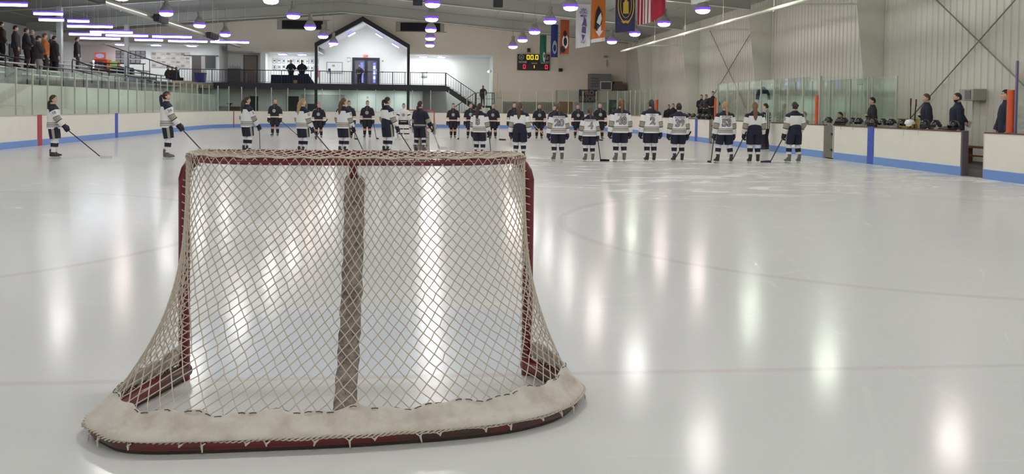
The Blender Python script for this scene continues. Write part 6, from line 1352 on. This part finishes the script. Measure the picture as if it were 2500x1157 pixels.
# ================================================================ STAND ON THE LEFT
sd = thing('bleacher_stand', 'long stepped stand with silver benches behind the left glass', 'stand')
MB().box(-15.15, -15.0, 18.0, 65.4, -.12, 2.17).build('front_wall', mat('stand_front', (.74, .76, .68), .7, var=.05, scale=1.5), sd, False)
M_TREAD = mat('stand_tread', (.42, .42, .40), .8); M_SEAT = mat('bench_silver', (.66, .66, .60), .4, .3)
for k in range(5):
    xa = -15.15-k*1.0; z = 2.17+.29*k; ye = 62.5 if k < 2 else 65.7
    MB().box(xa-1.0, xa, 18.0, ye, z-.29, z).build('tread', M_TREAD, sd, False)
    for (ya, yb) in ((18.2, 34.6), (36.0, 43.2), (45.0, 51.0), (52.6, ye-.2)):
        MB().box(xa-.62, xa-.34, ya, yb, z+.40, z+.45).build('seat_plank', M_SEAT, sd, False)
        for q in range(3): yy = ya+.4+(yb-ya-.8)*q/2; MB().box(xa-.50, xa-.46, yy-.03, yy+.03, z, z+.40).build('seat_bracket', M_TREAD, sd, False)
MB().box(-17.15, -15.15, 62.5, 65.7, 2.6, 2.95).build('end_platform', mat('platform_tan', (.40, .34, .27), .8), sd, False)
MB().box(-15.9, -15.2, 57.8, 61.4, 2.17, 2.95).build('end_block', mat('platform_tan', (.40, .34, .27), .8), sd, False)
for y in (36.0, 44.9, 52.5):
    g_ = MB().tube(curve_pts([(-15.3, y, 2.17), (-15.3, y, 3.05), (-15.35, y, 3.12), (-16.2, y, 3.3), (-16.9, y, 3.55), (-17.0, y, 3.5), (-17.0, y, 2.75)], 30), .03, 8).build('aisle_rail', M_RAIL, sd)
    for a, b in (((-16.1, y, 2.45), (-16.1, y, 3.28)), ((-15.3, y, 2.7), (-17.0, y, 3.1))): MB().tube([a, b], .024, 8).build('bar', M_RAIL, g_)
g_ = MB().tube(curve_pts([(-19.0, 55.0, 5.0), (-18.9, 56.0, 4.9), (-15.9, 58.2, 3.75), (-15.75, 58.3, 3.6), (-15.75, 58.3, 2.6)], 30), .035, 8).build('sloping_handrail', M_RAIL, sd)
for q_ in (.25, .6): p = Vector((-18.9, 56, 4.9)).lerp(Vector((-15.9, 58.2, 3.75)), q_); MB().tube([p, (p.x, p.y, 2.8)], .025, 6).build('post', M_RAIL, g_)
for (ya, yb, z) in ((37.0, 43.8, 3.18), (45.6, 51.8, 3.05), (53.0, 62.0, 2.95)):
    g_ = MB().tube([(-15.25, ya, z-.25), (-15.25, yb, z-.25)], .025, 8).build('front_rail', M_RAIL, sd)
    for q_ in range(4): yy = ya+(yb-ya)*q_/3; MB().tube([(-15.25, yy, 2.17), (-15.25, yy, z-.25)], .022, 6).build('post', M_RAIL, g_)
t = thing('guard_rail', 'black hooped rail at the far end of the concourse behind the stand', 'rail'); MB().tube(curve_pts([(-21.5, 60, 3.05), (-21.5, 60, 4.0), (-21.4, 60, 4.05), (-18.4, 60, 4.05), (-18.3, 60, 4.0), (-18.3, 60, 3.05)], 30), .03, 8).build('hoop', M_RAIL, t); MB().tube([(-19.9, 60, 3.05), (-19.9, 60, 4.05)], .025, 6).build('post', M_RAIL, t)
for k, (x, y) in enumerate(((-20.7, 62.0), (-20.7, 63.2), (-20.7, 64.4), (-18.4, 67.2))):
    t = thing('folding_chair', 'dark chair by the far end of the stand, %s of four from the left' % ORD[k], 'chair', (x, y, 3.05), group='dark chairs at the end of the stand')
    CH = mat('chair_dark', (.05, .055, .07), .6); MB().box(-.32, .32, -.25, .25, .38, .44).build('seat', CH, t, False); MB().box(-.32, .32, .2, .26, .5, .92).build('backrest', CH, t, False)
    for sx in (-.28, .28):
        for sy in (-.22, .22): MB().box(sx-.02, sx+.02, sy-.02, sy+.02, 0, .38).build('leg', CH, t, False)
# doors and boxes on the left hand back wall
for n_, (ya, yb, lab) in enumerate(((50.2, 53.0, 'a'), (59.0, 60.5, 'b'), (64.2, 65.6, 'c'))):
    struct(bxo('door_%d' % (n_+4), mat('door_slate', (.07, .08, .10), .5), -26.2, -26.1, ya, yb, 3.05, 5.15))
struct(bxo('trim_concourse_wall', M_BRIGHT, -26.2, -21.5, 44.0, 44.3, 3.05, 6.6))
